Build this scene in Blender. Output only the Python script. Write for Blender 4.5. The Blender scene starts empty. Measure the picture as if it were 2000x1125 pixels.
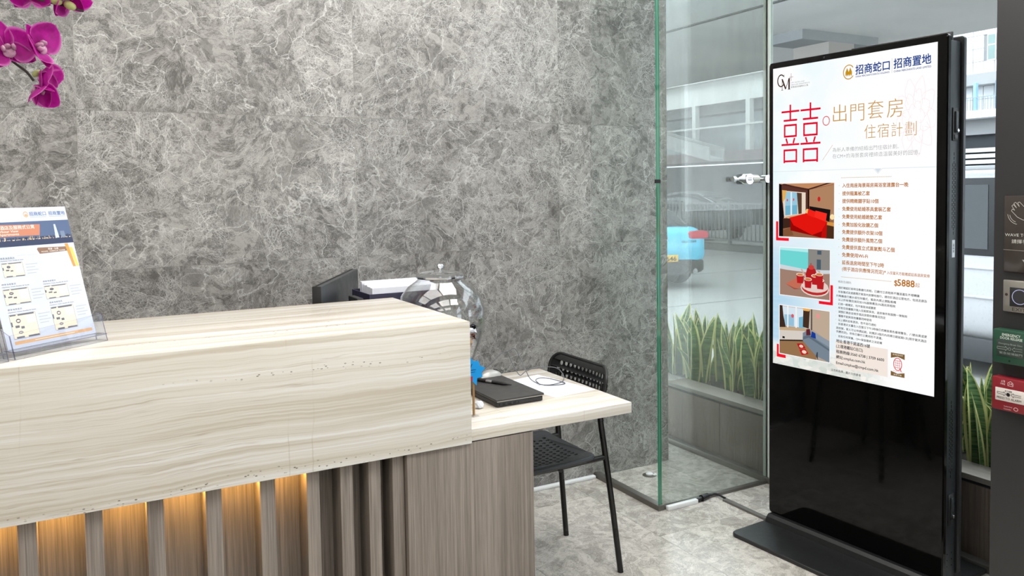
import bpy, bmesh, math, random
from mathutils import Vector, Matrix, Euler

random.seed(7)
scene = bpy.context.scene
COL = scene.collection
PI = math.pi

# ------------------------------------------------------------------ camera
H = 1.4157                      # eye height in metres
YAW, PITCH, ROLL = math.radians(28.336), math.radians(2.802), math.radians(0.895)
fwd = Vector((math.sin(YAW) * math.cos(PITCH), math.cos(YAW) * math.cos(PITCH), -math.sin(PITCH)))
rt0 = Vector((math.cos(YAW), -math.sin(YAW), 0))
dn0 = fwd.cross(rt0)
rt = rt0 * math.cos(ROLL) + dn0 * math.sin(ROLL)
dn = -rt0 * math.sin(ROLL) + dn0 * math.cos(ROLL)
cam_data = bpy.data.cameras.new('camera')
cam = bpy.data.objects.new('camera', cam_data)
COL.objects.link(cam)
cam.matrix_world = Matrix(((rt.x, -dn.x, -fwd.x, 0), (rt.y, -dn.y, -fwd.y, 0), (rt.z, -dn.z, -fwd.z, H), (0, 0, 0, 1)))
cam_data.sensor_width = 36.0
cam_data.lens = 36.0 * 1575.9 / 2000.0
cam_data.shift_x = 0.0070
cam_data.shift_y = -0.05685
cam_data.clip_start = 0.05
cam_data.clip_end = 500
scene.camera = cam

# ------------------------------------------------------------------ world, exposure
world = bpy.data.worlds.new('overcast_sky')
scene.world = world
world.use_nodes = True
wn = world.node_tree
wn.nodes['Background'].inputs['Color'].default_value = (0.86, 0.93, 1.0, 1)
wn.nodes['Background'].inputs['Strength'].default_value = 4.4
vs = scene.view_settings
vs.view_transform = 'Standard'
vs.look = 'None'
vs.exposure = 0.0
vs.gamma = 1.0
vs.use_curve_mapping = False
cy = scene.cycles
cy.max_bounces = 5
cy.diffuse_bounces = 2
cy.use_light_tree = False
cy.adaptive_threshold = 0.08
cy.adaptive_min_samples = 16
cy.glossy_bounces = 3
cy.transmission_bounces = 4
cy.transparent_max_bounces = 20
cy.caustics_reflective = False
cy.caustics_refractive = False

CEILING_SPOTS = [(-0.95, 2.25, 4.0), (0.30, 2.25, 8.0), (1.55, 2.25, 23.0), (-0.75, 0.35, 5.0), (0.70, 0.35, 10.0), (2.0, 0.35, 36.0), (-0.75, -1.6, 5.0), (0.80, -1.6, 8.0)]   # x, y, watts; right-hand panels added to brighten wall and floor there

# ------------------------------------------------------------------ helpers
def lin(c):
    if isinstance(c, str):
        c = c.lstrip('#')
        c = tuple(int(c[i:i + 2], 16) for i in (0, 2, 4))
    out = []
    for v in c[:3]:
        v = v / 255.0
        out.append(v / 12.92 if v <= 0.04045 else ((v + 0.055) / 1.055) ** 2.4)
    return (out[0], out[1], out[2], 1.0)

class NT:
    """small node-tree writer"""
    def __init__(self, name):
        self.m = bpy.data.materials.new(name)
        self.m.use_nodes = True
        self.t = self.m.node_tree
        self.t.nodes.clear()
        self.out = self.t.nodes.new('ShaderNodeOutputMaterial')
    def n(self, kind, ins=None, **attr):
        nd = self.t.nodes.new('ShaderNode' + kind)
        for k, v in attr.items():
            setattr(nd, k, v)
        for k, v in (ins or {}).items():
            self.set(nd, k, v)
        return nd
    def set(self, nd, k, v):
        sock = nd.inputs[k]
        if isinstance(v, bpy.types.NodeSocket):
            self.t.links.new(v, sock)
        elif hasattr(v, 'outputs'):
            self.t.links.new(v.outputs[0], sock)
        else:
            sock.default_value = v
    def math(self, op, a, b=None, c=None, clamp=False):
        nd = self.n('Math', operation=op, use_clamp=clamp)
        self.set(nd, 0, a)
        if b is not None: self.set(nd, 1, b)
        if c is not None: self.set(nd, 2, c)
        return nd.outputs[0]
    def ramp(self, v, a, b, c=0.0, d=1.0, smooth=True):
        nd = self.n('MapRange', {'Value': v, 'From Min': a, 'From Max': b, 'To Min': c, 'To Max': d},
                    interpolation_type='SMOOTHSTEP' if smooth else 'LINEAR')
        return nd.outputs[0]
    def mix(self, f, a, b, blend='MIX'):
        nd = self.n('Mix', data_type='RGBA', blend_type=blend)
        self.set(nd, 0, f); self.set(nd, 6, a); self.set(nd, 7, b)
        return nd.outputs[2]
    def noise(self, vec, scale, detail=4, rough=0.5, dist=0.0):
        nd = self.n('TexNoise', {'Scale': scale, 'Detail': detail, 'Roughness': rough, 'Distortion': dist})
        if vec is not None: self.set(nd, 'Vector', vec)
        return nd
    def vor(self, vec, scale, feature='DISTANCE_TO_EDGE'):
        nd = self.n('TexVoronoi', {'Scale': scale}, feature=feature)
        self.set(nd, 'Vector', vec)
        return nd
    def bump(self, h, strength=0.2, dist=0.01):
        return self.n('Bump', {'Height': h, 'Strength': strength, 'Distance': dist}).outputs[0]
    def bsdf(self, color, rough=0.5, metal=0.0, spec=0.5, normal=None, **ins):
        nd = self.n('BsdfPrincipled')
        self.set(nd, 'Base Color', color); self.set(nd, 'Roughness', rough); self.set(nd, 'Metallic', metal)
        self.set(nd, 'Specular IOR Level', spec)
        if normal is not None: self.set(nd, 'Normal', normal)
        for k, v in ins.items():
            self.set(nd, k.replace('_', ' '), v)
        return nd
    def done(self, shader):
        self.t.links.new(shader.outputs[0] if hasattr(shader, 'outputs') else shader, self.out.inputs[0])
        return self.m

def plain(name, color, rough=0.5, metal=0.0, spec=0.5, vary=0.06, scale=40.0, **ins):
    """simple surface with a little procedural unevenness"""
    g = NT(name)
    tc = g.n('TexCoord').outputs['Object']
    nz = g.noise(tc, scale, 3).outputs[0]
    c = lin(color)
    dark = tuple(x * (1 - vary) for x in c[:3]) + (1,)
    lite = tuple(min(1, x * (1 + vary)) for x in c[:3]) + (1,)
    col = g.mix(nz, dark, lite)
    rg = g.ramp(nz, 0.2, 0.8, max(0, rough - 0.04), min(1, rough + 0.04))
    return g.done(g.bsdf(col, rg, metal, spec, **ins))

def obj(name, verts, faces, mat=None, parent=None, smooth=False, loc=None, rot=None, mats=None, fm=None):
    me = bpy.data.meshes.new(name)
    me.from_pydata([tuple(v) for v in verts], [], faces)
    me.update()
    return link(name, me, mat, parent, smooth, loc, rot, mats, fm)

def link(name, me, mat=None, parent=None, smooth=False, loc=None, rot=None, mats=None, fm=None):
    o = bpy.data.objects.new(name, me)
    COL.objects.link(o)
    if mats:
        for m in mats: me.materials.append(m)
    elif mat is not None and not me.materials:
        me.materials.append(mat)
    if fm is not None:
        me.polygons.foreach_set('material_index', fm)
    if smooth:
        me.polygons.foreach_set('use_smooth', [True] * len(me.polygons))
        try:
            me.set_sharp_from_angle(angle=math.radians(40))
        except Exception:
            pass
    if parent is not None: o.parent = parent
    if loc is not None: o.location = loc
    if rot is not None: o.rotation_euler = rot
    return o

def empty(name, loc=(0, 0, 0), rot=(0, 0, 0), parent=None):
    o = bpy.data.objects.new(name, None)
    o.empty_display_size = 0.05
    COL.objects.link(o)
    o.location = loc
    o.rotation_euler = rot
    if parent is not None: o.parent = parent
    return o

def tag(o, label=None, cat=None, group=None, kind=None):
    if label: o['label'] = label
    if cat: o['category'] = cat
    if group: o['group'] = group
    if kind: o['kind'] = kind
    return o

BOXF = [(0, 3, 2, 1), (4, 5, 6, 7), (0, 1, 5, 4), (1, 2, 6, 5), (2, 3, 7, 6), (3, 0, 4, 7)]
def boxv(x0, x1, y0, y1, z0, z1):
    return [(x0, y0, z0), (x1, y0, z0), (x1, y1, z0), (x0, y1, z0), (x0, y0, z1), (x1, y0, z1), (x1, y1, z1), (x0, y1, z1)]

def box(name, x0, x1, y0, y1, z0, z1, mat, parent=None, bevel=0.0, seg=2, **kw):
    me = bpy.data.meshes.new(name)
    me.from_pydata(boxv(x0, x1, y0, y1, z0, z1), [], BOXF)
    if bevel > 0:
        bm = bmesh.new(); bm.from_mesh(me)
        bmesh.ops.bevel(bm, geom=bm.edges[:], offset=bevel, segments=seg, affect='EDGES', profile=0.5)
        bm.to_mesh(me); bm.free()
    return link(name, me, mat, parent, smooth=bevel > 0, **kw)

class MB:
    """collects simple solids into one mesh"""
    def __init__(self): self.v = []; self.f = []
    def add(self, v, f):
        b = len(self.v); self.v += [tuple(p) for p in v]; self.f += [tuple(b + i for i in q) for q in f]; return self
    def box(self, *a): return self.add(boxv(*a), BOXF)
    def tube(self, pts, r, seg=8, cap=True):
        v, f = tube(pts, r, seg, cap); return self.add(v, f)
    def lathe(self, prof, seg=24, c=(0, 0, 0)):
        v, f = lathe(prof, seg, c); return self.add(v, f)
    def build(self, name, mat, parent=None, smooth=False, **kw):
        return obj(name, self.v, self.f, mat, parent, smooth, **kw)

def tube(pts, r, seg=8, cap=True):
    pts = [Vector(p) for p in pts]
    n = len(pts)
    rs = r if isinstance(r, (list, tuple)) else [r] * n
    v, f = [], []
    up = None
    for i, p in enumerate(pts):
        t = (pts[min(i + 1, n - 1)] - pts[max(i - 1, 0)]).normalized()
        if up is None:
            up = Vector((0, 0, 1)) if abs(t.z) < 0.9 else Vector((1, 0, 0))
        side = t.cross(up).normalized()
        up = side.cross(t).normalized()
        for k in range(seg):
            a = 2 * PI * k / seg
            v.append(p + (side * math.cos(a) + up * math.sin(a)) * rs[i])
    for i in range(n - 1):
        for k in range(seg):
            k2 = (k + 1) % seg
            f.append((i * seg + k, i * seg + k2, (i + 1) * seg + k2, (i + 1) * seg + k))
    if cap:
        f.append(tuple(range(seg)))
        f.append(tuple(reversed(range((n - 1) * seg, n * seg))))
    return v, f

def lathe(prof, seg=24, c=(0, 0, 0)):
    v, f = [], []
    n = len(prof)
    for (r, z) in prof:
        for k in range(seg):
            a = 2 * PI * k / seg
            v.append((c[0] + r * math.cos(a), c[1] + r * math.sin(a), c[2] + z))
    for i in range(n - 1):
        for k in range(seg):
            k2 = (k + 1) % seg
            f.append((i * seg + k, i * seg + k2, (i + 1) * seg + k2, (i + 1) * seg + k))
    if prof[0][0] > 1e-5: f.append(tuple(reversed(range(seg))))
    if prof[-1][0] > 1e-5: f.append(tuple(range((n - 1) * seg, n * seg)))
    return v, f

def smooth_path(pts, k=6):
    """Catmull-Rom through the points"""
    P = [Vector(p) for p in pts]
    P = [P[0] * 2 - P[1]] + P + [P[-1] * 2 - P[-2]]
    out = []
    for i in range(1, len(P) - 2):
        for j in range(k):
            t = j / k
            a, b, c, d = P[i - 1], P[i], P[i + 1], P[i + 2]
            out.append(0.5 * ((2 * b) + (c - a) * t + (2 * a - 5 * b + 4 * c - d) * t * t + (3 * b - a - 3 * c + d) * t ** 3))
    out.append(P[-2])
    return out

def rrect(w, h, r, n=6, cx=0.0, cy=0.0):
    """outline of a rounded rectangle"""
    o = []
    for (sx, sy, a0) in ((1, 1, 0), (-1, 1, 90), (-1, -1, 180), (1, -1, 270)):
        for i in range(n + 1):
            a = math.radians(a0 + 90 * i / n)
            o.append((cx + sx * (w / 2 - r) + r * math.cos(a), cy + sy * (h / 2 - r) + r * math.sin(a)))
    return o

def plate2d(name, outline, holes, thick):
    """flat plate with holes, in x/y, centred on z = 0; returns a mesh"""
    cu = bpy.data.curves.new(name, 'CURVE')
    cu.dimensions = '2D'
    cu.fill_mode = 'BOTH'
    cu.extrude = thick / 2
    for ring in [outline] + holes:
        sp = cu.splines.new('POLY')
        sp.points.add(len(ring) - 1)
        for p, (x, y) in zip(sp.points, ring): p.co = (x, y, 0, 1)
        sp.use_cyclic_u = True
    o = bpy.data.objects.new(name, cu)
    COL.objects.link(o)
    me = bpy.data.meshes.new_from_object(o.evaluated_get(bpy.context.evaluated_depsgraph_get()))
    bpy.data.objects.remove(o); bpy.data.curves.remove(cu)
    me.materials.clear()
    return me

_tcache = {}
def text_geo(body, bold=0.0):
    bold = min(0.0, bold)
    key = (body, bold)
    if key not in _tcache:
        cu = bpy.data.curves.new('txt', 'FONT')
        cu.body = body
        cu.resolution_u = 2
        cu.offset = min(0.0, bold)
        o = bpy.data.objects.new('txt', cu)
        COL.objects.link(o)
        me = bpy.data.meshes.new_from_object(o.evaluated_get(bpy.context.evaluated_depsgraph_get()))
        vs_ = [v.co.copy() for v in me.vertices]
        fs_ = [tuple(p.vertices) for p in me.polygons]
        bpy.data.objects.remove(o); bpy.data.curves.remove(cu); bpy.data.meshes.remove(me)
        _tcache[key] = (vs_, fs_)
    return _tcache[key]

class Print:
    """flat print: coloured polygons in (u right, v down), one thin layer above another"""
    def __init__(self, place):
        self.v = []; self.f = []; self.c = []; self.place = place
    def poly(self, pts, col, layer=1):
        b = len(self.v)
        self.v += [self.place(u, v, layer) for u, v in pts]
        self.f.append(tuple(range(b, b + len(pts)))); self.c.append(lin(col))
        return self
    def rect(self, u0, v0, u1, v1, col, layer=1):
        return self.poly([(u0, v0), (u0, v1), (u1, v1), (u1, v0)], col, layer)
    def line(self, p, q, w, col, layer=2):
        dx, dy = q[0] - p[0], q[1] - p[1]
        l = math.hypot(dx, dy) or 1e-9
        nx, ny = -dy / l * w / 2, dx / l * w / 2
        return self.poly([(p[0] + nx, p[1] + ny), (q[0] + nx, q[1] + ny), (q[0] - nx, q[1] - ny), (p[0] - nx, p[1] - ny)], col, layer)
    def path(self, pts, w, col, layer=2):
        for a, b in zip(pts, pts[1:]): self.line(a, b, w, col, layer)
        return self
    def ring(self, cu, cv, ru, rv, w, col, layer=2, a0=0, a1=360, n=28):
        for i in range(n):
            a, b = (math.radians(a0 + (a1 - a0) * (i + k) / n) for k in (0, 1))
            self.poly([(cu + ru * math.cos(a), cv + rv * math.sin(a)), (cu + ru * math.cos(b), cv + rv * math.sin(b)),
                       (cu + (ru - w) * math.cos(b), cv + (rv - w) * math.sin(b)), (cu + (ru - w) * math.cos(a), cv + (rv - w) * math.sin(a))], col, layer)
        return self
    def disc(self, cu, cv, ru, rv, col, layer=2, n=20):
        return self.poly([(cu + ru * math.cos(-2 * PI * i / n), cv + rv * math.sin(-2 * PI * i / n)) for i in range(n)], col, layer)
    def text(self, body, u0, vbase, u1, size, col, layer=3, bold=0.0, fit=True, slope=0.0):
        """size = height of a CJK body square; the line is fitted between u0 and u1"""
        vs_, fs_ = text_geo(body, bold)
        if not vs_: return self
        x0 = min(p.x for p in vs_); x1 = max(p.x for p in vs_)
        sx = (u1 - u0) / (x1 - x0) if fit else size
        sh = [(0, 0)] if bold <= 0 else [(a * bold, b * bold) for a in (-1, 1) for b in (-1, 1)]
        for k, (ox, oy) in enumerate(sh):
            b = len(self.v)
            for p in vs_:
                u = u0 + (p.x + ox - x0) * sx
                self.v.append(self.place(u, vbase - (p.y + oy) * size + slope * (u - u0), layer + 0.1 * k))
            self.f += [tuple(b + i for i in q) for q in fs_]
            self.c += [lin(col)] * len(fs_)
        return self
    def build(self, name, mat, parent=None):
        o = obj(name, self.v, self.f, mat, parent)
        at = o.data.color_attributes.new('ink', 'FLOAT_COLOR', 'CORNER')
        data = []
        for p, c in zip(o.data.polygons, self.c):
            data += list(c) * p.loop_total
        at.data.foreach_set('color', data)
        return o

def ink_mat(name, emit=None, rough=0.55):
    g = NT(name)
    a = g.n('Attribute', attribute_name='ink')
    if emit:
        return g.done(g.n('Emission', {'Color': a.outputs['Color'], 'Strength': emit}))
    return g.done(g.bsdf(a.outputs['Color'], rough, 0, 0.3))
# ------------------------------------------------------------------ materials
def marble(name, lo, hi, vein, rough, k=1.0, vein_amt=1.0, spec=0.45, seed=0.0):
    """brecciated grey stone: angular fragments of slightly different tone, pale crackle veins between them"""
    g = NT(name)
    tc = g.n('TexCoord').outputs['Object']
    rnd = g.n('ObjectInfo').outputs['Random']
    off = g.n('CombineXYZ', {'X': g.math('MULTIPLY', rnd, 37.0), 'Y': g.math('MULTIPLY', rnd, 91.0), 'Z': g.math('MULTIPLY_ADD', rnd, 53.0, seed)})
    p = g.n('VectorMath', {0: tc, 1: off.outputs[0]}, operation='ADD').outputs[0]
    def warp(vec, scale, amp, det):
        w = g.noise(vec, scale * k, det, 0.62)
        sub = g.n('VectorMath', {0: w.outputs['Color'], 1: (0.5, 0.5, 0.5)}, operation='SUBTRACT')
        q = g.n('VectorMath', {0: sub, 'Scale': amp / k}, operation='SCALE')
        return g.n('VectorMath', {0: vec, 1: q}, operation='ADD').outputs[0]
    pw = warp(p, 2.4, 0.30, 2)
    pv = warp(pw, 24, 0.026, 4)
    big = g.noise(pw, 2.0 * k, 3, 0.6).outputs[0]
    mid = g.noise(pv, 34 * k, 4, 0.75).outputs[0]
    fine = g.noise(pv, 170 * k, 3, 0.75).outputs[0]
    c1 = g.n('SeparateColor', {0: g.vor(pv, 9 * k, 'F1').outputs['Color']}).outputs[0]
    c2 = g.n('SeparateColor', {0: g.vor(pv, 27 * k, 'F1').outputs['Color']}).outputs[0]
    t = g.math('ADD', g.math('MULTIPLY', big, 0.17), g.math('MULTIPLY', c1, 0.08))
    t = g.math('ADD', t, g.math('MULTIPLY', c2, 0.12))
    t = g.math('ADD', t, g.math('ADD', g.math('MULTIPLY', mid, 0.34), g.math('MULTIPLY', fine, 0.40)))
    base = g.mix(g.ramp(t, 0.42, 0.68), lin(lo), lin(hi))
    # a few darker fragments
    base = g.mix(g.math('MULTIPLY', g.ramp(c1, 0.90, 0.93), g.ramp(mid, 0.3, 0.6, 0.2, 0.5)), base, lin(tuple(int(c * 0.72) for c in lo)))
    patch = g.noise(p, 1.5 * k, 4, 0.62).outputs[0]
    patch2 = g.noise(pw, 5.0 * k, 4, 0.65).outputs[0]
    def net(scale, wid, m):
        return g.math('MULTIPLY', g.ramp(g.vor(pv, scale * k).outputs['Distance'], 0.0, wid, 1, 0), m)
    mA = g.ramp(patch2, 0.44, 0.62)
    mB = g.ramp(g.math('ADD', g.math('MULTIPLY', patch, 0.6), g.math('MULTIPLY', patch2, 0.4)), 0.42, 0.60)
    v = g.math('MAXIMUM', net(4.5, 0.014, g.ramp(patch, 0.40, 0.55)), g.math('MULTIPLY', net(12, 0.040, mA), 0.95))
    v = g.math('MAXIMUM', v, g.math('MULTIPLY', net(30, 0.085, mB), 0.70))
    v = g.math('MAXIMUM', v, g.math('MULTIPLY', net(80, 0.20, mB), 0.50))
    ln = g.math('ABSOLUTE', g.math('SUBTRACT', g.noise(p, 1.3 * k, 5, 0.55, 0.2).outputs[0], 0.5))
    v = g.math('MAXIMUM', v, g.math('MULTIPLY', g.ramp(ln, 0.0, 0.006, 1, 0), 0.85))
    haze = g.math('MULTIPLY', g.ramp(ln, 0.0, 0.05, 1, 0), 0.22)
    v = g.math('MAXIMUM', v, g.math('MULTIPLY', haze, g.ramp(mid, 0.35, 0.6)))
    v = g.math('MULTIPLY', g.math('MULTIPLY', v, g.ramp(fine, 0.28, 0.62, 0.2, 1.0)), vein_amt, clamp=True)
    col = g.mix(v, base, lin(vein))
    slabtone = g.math('MULTIPLY_ADD', g.math('FRACT', g.math('MULTIPLY', rnd, 7.31)), 0.20, 0.90)
    tone = g.n('CombineColor', {0: slabtone, 1: slabtone, 2: slabtone})
    col = g.mix(1.0, col, tone.outputs[0], 'MULTIPLY')
    return g.done(g.bsdf(col, g.ramp(mid, 0.3, 0.7, rough - 0.05, rough + 0.06), 0, spec))

def travertine(name, tint=1.0, rough=0.28):
    """cream vein-cut stone: long wavy bands running along x"""
    g = NT(name)
    tc = g.n('TexCoord').outputs['Object']
    sep = g.n('SeparateXYZ', {0: tc})
    warp = g.noise(g.n('VectorMath', {0: tc, 1: (1.3, 2.2, 2.2)}, operation='MULTIPLY').outputs[0], 1.6, 5, 0.55).outputs[0]
    h = g.math('ADD', sep.outputs[2], g.math('MULTIPLY', sep.outputs[1], 0.62))
    h = g.math('ADD', h, g.math('MULTIPLY_ADD', warp, 0.045, -0.022))
    def band(fs, fx, detail, rough_, off):
        v = g.n('CombineXYZ', {'X': g.math('MULTIPLY', sep.outputs[0], fx), 'Y': off, 'Z': g.math('MULTIPLY', h, fs)})
        return g.noise(v.outputs[0], 1.0, detail, rough_).outputs[0]
    b1 = band(30, 0.40, 3, 0.5, 1.0)
    b2 = band(85, 0.8, 4, 0.6, 7.0)
    b3 = band(260, 2.5, 3, 0.6, 13.0)
    t = g.math('ADD', g.math('MULTIPLY', b1, 0.46), g.math('ADD', g.math('MULTIPLY', b2, 0.36), g.math('MULTIPLY', b3, 0.18)))
    cA, cB, cC = lin((188, 179, 163)), lin((206, 201, 191)), lin((220, 219, 215))
    col = g.mix(g.ramp(t, 0.41, 0.51), cA, cB)
    col = g.mix(g.ramp(t, 0.50, 0.60), col, cC)
    # fine brown seams
    seam = g.math('ABSOLUTE', g.math('SUBTRACT', band(26, 0.5, 4, 0.6, 21.0), 0.5))
    sm = g.math('MULTIPLY', g.ramp(seam, 0.0, 0.012, 1, 0), g.ramp(g.noise(tc, 3.0, 4).outputs[0], 0.45, 0.62))
    col = g.mix(g.math('MULTIPLY', sm, 0.45), col, lin((150, 130, 105)))
    # pits strung along some bands
    pit = g.vor(g.n('VectorMath', {0: tc, 1: (0.8, 1.3, 1.5)}, operation='MULTIPLY').outputs[0], 95, 'F1').outputs['Distance']
    pm = g.math('MULTIPLY', g.ramp(pit, 0.16, 0.30, 1, 0), g.ramp(band(15, 0.35, 3, 0.5, 33.0), 0.575, 0.64))
    pm = g.math('MULTIPLY', pm, g.ramp(g.noise(tc, 40, 3).outputs[0], 0.46, 0.54))
    col = g.mix(g.math('MULTIPLY', pm, 0.85), col, lin((92, 84, 72)))
    # a few upright hairline cracks
    cv = g.n('CombineXYZ', {'X': sep.outputs[0], 'Y': g.math('MULTIPLY', sep.outputs[1], 0.3), 'Z': g.math('MULTIPLY', sep.outputs[2], 0.06)})
    wob = g.n('VectorMath', {0: cv.outputs[0], 1: g.n('VectorMath', {0: g.noise(tc, 9, 3).outputs['Color'], 'Scale': 0.012}, operation='SCALE')}, operation='ADD')
    cr = g.vor(wob.outputs[0], 2.3).outputs['Distance']
    cm = g.math('MULTIPLY', g.ramp(cr, 0.0, 0.004, 1, 0), g.ramp(g.noise(tc, 5, 3).outputs[0], 0.46, 0.6))
    col = g.mix(g.math('MULTIPLY', cm, 0.35), col, lin((158, 143, 120)))
    if tint != 1.0:
        col = g.mix(1.0, col, (tint, tint * 0.975, tint * 0.92, 1), 'MULTIPLY')
    return g.done(g.bsdf(col, rough, 0, 0.5, g.bump(pm, 0.25, -0.002)))

def wood(name, lo, hi, rough=0.5, along='Z', freq=1.0):
    g = NT(name)
    tc = g.n('TexCoord').outputs['Object']
    rnd = g.n('ObjectInfo').outputs['Random']
    off = g.n('CombineXYZ', {'X': g.math('MULTIPLY', rnd, 17.0), 'Y': g.math('MULTIPLY', rnd, 31.0), 'Z': g.math('MULTIPLY', rnd, 5.0)})
    p0 = g.n('VectorMath', {0: tc, 1: off.outputs[0]}, operation='ADD').outputs[0]
    sc = (1, 1, 0.016) if along == 'Z' else ((1, 0.016, 1) if along == 'Y' else (0.016, 1, 1))
    p = g.n('VectorMath', {0: p0, 1: sc}, operation='MULTIPLY').outputs[0]
    cath = g.noise(p, 9 * freq, 3, 0.5, 0.8).outputs[0]
    rings = g.math('SINE', g.math('MULTIPLY', cath, 70))
    fib = g.noise(p, 190 * freq, 4, 0.65).outputs[0]
    fib2 = g.noise(p, 480 * freq, 3, 0.6).outputs[0]
    t = g.math('ADD', g.math('MULTIPLY_ADD', rings, 0.035, 0.10), g.math('ADD', g.math('MULTIPLY', fib, 0.5), g.math('MULTIPLY', fib2, 0.32)))
    t2 = g.math('ADD', t, g.math('MULTIPLY_ADD', g.noise(p, 14, 3).outputs[0], 0.16, -0.08))
    col = g.mix(g.ramp(t2, 0.30, 0.72), lin(lo), lin(hi))
    return g.done(g.bsdf(col, rough, 0, 0.35, g.bump(fib, 0.12, 0.001)))

def thin_glass(name, tint, refl=1.0, film=0.0, film_col=(150, 152, 150), rough=0.0, base=0.04):
    """clear sheet: transparent body, mirror reflection growing at grazing angles, optional dusty film"""
    g = NT(name)
    lw = g.n('LayerWeight', {'Blend': 0.5}).outputs['Facing']
    fr = g.math('MULTIPLY_ADD', g.math('POWER', lw, 5.0), (1 - base) * refl, base * refl)
    tr = g.n('BsdfTransparent', {'Color': lin(tint)})
    gl = g.n('BsdfGlossy', {'Color': (1, 1, 1, 1), 'Roughness': rough})
    body = tr
    if film > 0:
        tc = g.n('TexCoord').outputs['Object']
        st = g.n('VectorMath', {0: tc, 1: (1, 1, 0.12)}, operation='MULTIPLY').outputs[0]
        nz = g.noise(st, 22, 5, 0.6).outputs[0]
        f = g.ramp(nz, 0.3, 0.75, film * 0.7, film * 1.35)
        body = g.n('MixShader', {0: f, 1: tr, 2: g.n('BsdfDiffuse', {'Color': lin(film_col)})})
    return g.done(g.n('MixShader', {0: fr, 1: body, 2: gl}))

def emit(name, col, s):
    g = NT(name)
    return g.done(g.n('Emission', {'Color': lin(col), 'Strength': s}))

M = {}
M['wall_marble'] = marble('grey_wall_marble', (84, 82, 80), (154, 152, 149), (207, 207, 205), 0.36, k=1.45, vein_amt=0.85)
M['floor_marble'] = marble('grey_floor_marble', (152, 148, 141), (202, 198, 191), (228, 226, 220), 0.15, k=1.3, vein_amt=0.6, seed=11.0)
M['grout'] = plain('pale_grout', (208, 207, 202), 0.8)
M['stone'] = travertine('cream_vein_stone')
M['stone_desk'] = travertine('cream_desk_stone', 1.0, 0.26)
M['oak'] = wood('grey_oak_veneer', (100, 92, 85), (150, 140, 131), 0.5)
M['plaster'] = plain('white_plaster', (226, 225, 221), 0.85)
M['ceil'] = plain('ceiling_paint', (232, 231, 228), 0.9)
M['black_plastic'] = plain('black_plastic', (24, 24, 25), 0.45)
M['black_matte'] = plain('black_powder_coat', (33, 34, 35), 0.38, spec=0.5)
M['kiosk_metal'] = plain('charcoal_sheet_metal', (48, 52, 55), 0.35, 0.3)
M['black_glass'] = plain('black_display_glass', (6, 6, 6), 0.06, spec=0.3, vary=0.0)
M['chair_plastic'] = plain('chair_black_plastic', (30, 31, 32), 0.42)
M['chair_seat'] = plain('chair_seat_plastic', (44, 47, 50), 0.4)
M['chair_tube'] = plain('chair_black_tube', (16, 16, 16), 0.3)
M['chrome'] = plain('chrome', (210, 212, 214), 0.12, 1.0)
M['steel'] = plain('brushed_steel', (178, 174, 166), 0.34, 0.9)
M['alu'] = plain('dark_aluminium', (112, 109, 104), 0.4, 0.6)
M['white_plastic'] = plain('white_plastic', (228, 232, 233), 0.4)
M['paper'] = plain('white_paper', (226, 229, 238), 0.8)
M['glass'] = thin_glass('clear_partition_glass', (254, 255, 254), 0.4)
M['glass_dusty'] = thin_glass('dusty_glass', (243, 247, 245), 1.0, 0.115, (170, 170, 163))
M['glass_facade'] = thin_glass('facade_glass', (250, 252, 252), 0.8, 0.012)
g = NT('green_glass_edge')
M['glass_edge'] = g.done(g.n('MixShader', {0: 0.15, 1: g.n('MixShader', {0: 0.35, 1: g.n('BsdfTranslucent', {'Color': lin((84, 186, 150))}), 2: g.n('BsdfDiffuse', {'Color': lin((58, 150, 116))})}),
                                           2: g.n('BsdfGlossy', {'Color': lin((190, 226, 212)), 'Roughness': 0.08})}))
g = NT('pale_glass_edge')
M['glass_edge_pale'] = g.done(g.n('MixShader', {0: 0.3, 1: g.n('MixShader', {0: 0.5, 1: g.n('BsdfTranslucent', {'Color': lin((196, 216, 205))}), 2: g.n('BsdfDiffuse', {'Color': lin((184, 202, 192))})}),
                                                2: g.n('BsdfGlossy', {'Color': lin((225, 236, 230)), 'Roughness': 0.08})}))
M['jar_glass'] = thin_glass('jar_glass', (252, 253, 253), 1.25, base=0.05)
M['acrylic'] = thin_glass('clear_acrylic', (251, 252, 254), 1.0, base=0.04)
g = NT('acrylic_edge')
M['acrylic_edge'] = g.done(g.n('MixShader', {0: 0.6, 1: g.n('BsdfTransparent', {'Color': lin((222, 222, 234))}), 2: g.n('BsdfGlossy', {'Color': lin((150, 150, 172)), 'Roughness': 0.15})}))
M['screen_ink'] = ink_mat('screen_ink', 1.0)
M['print_ink'] = ink_mat('print_ink')
M['led'] = emit('warm_led_strip', (255, 194, 98), 48.0)
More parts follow.
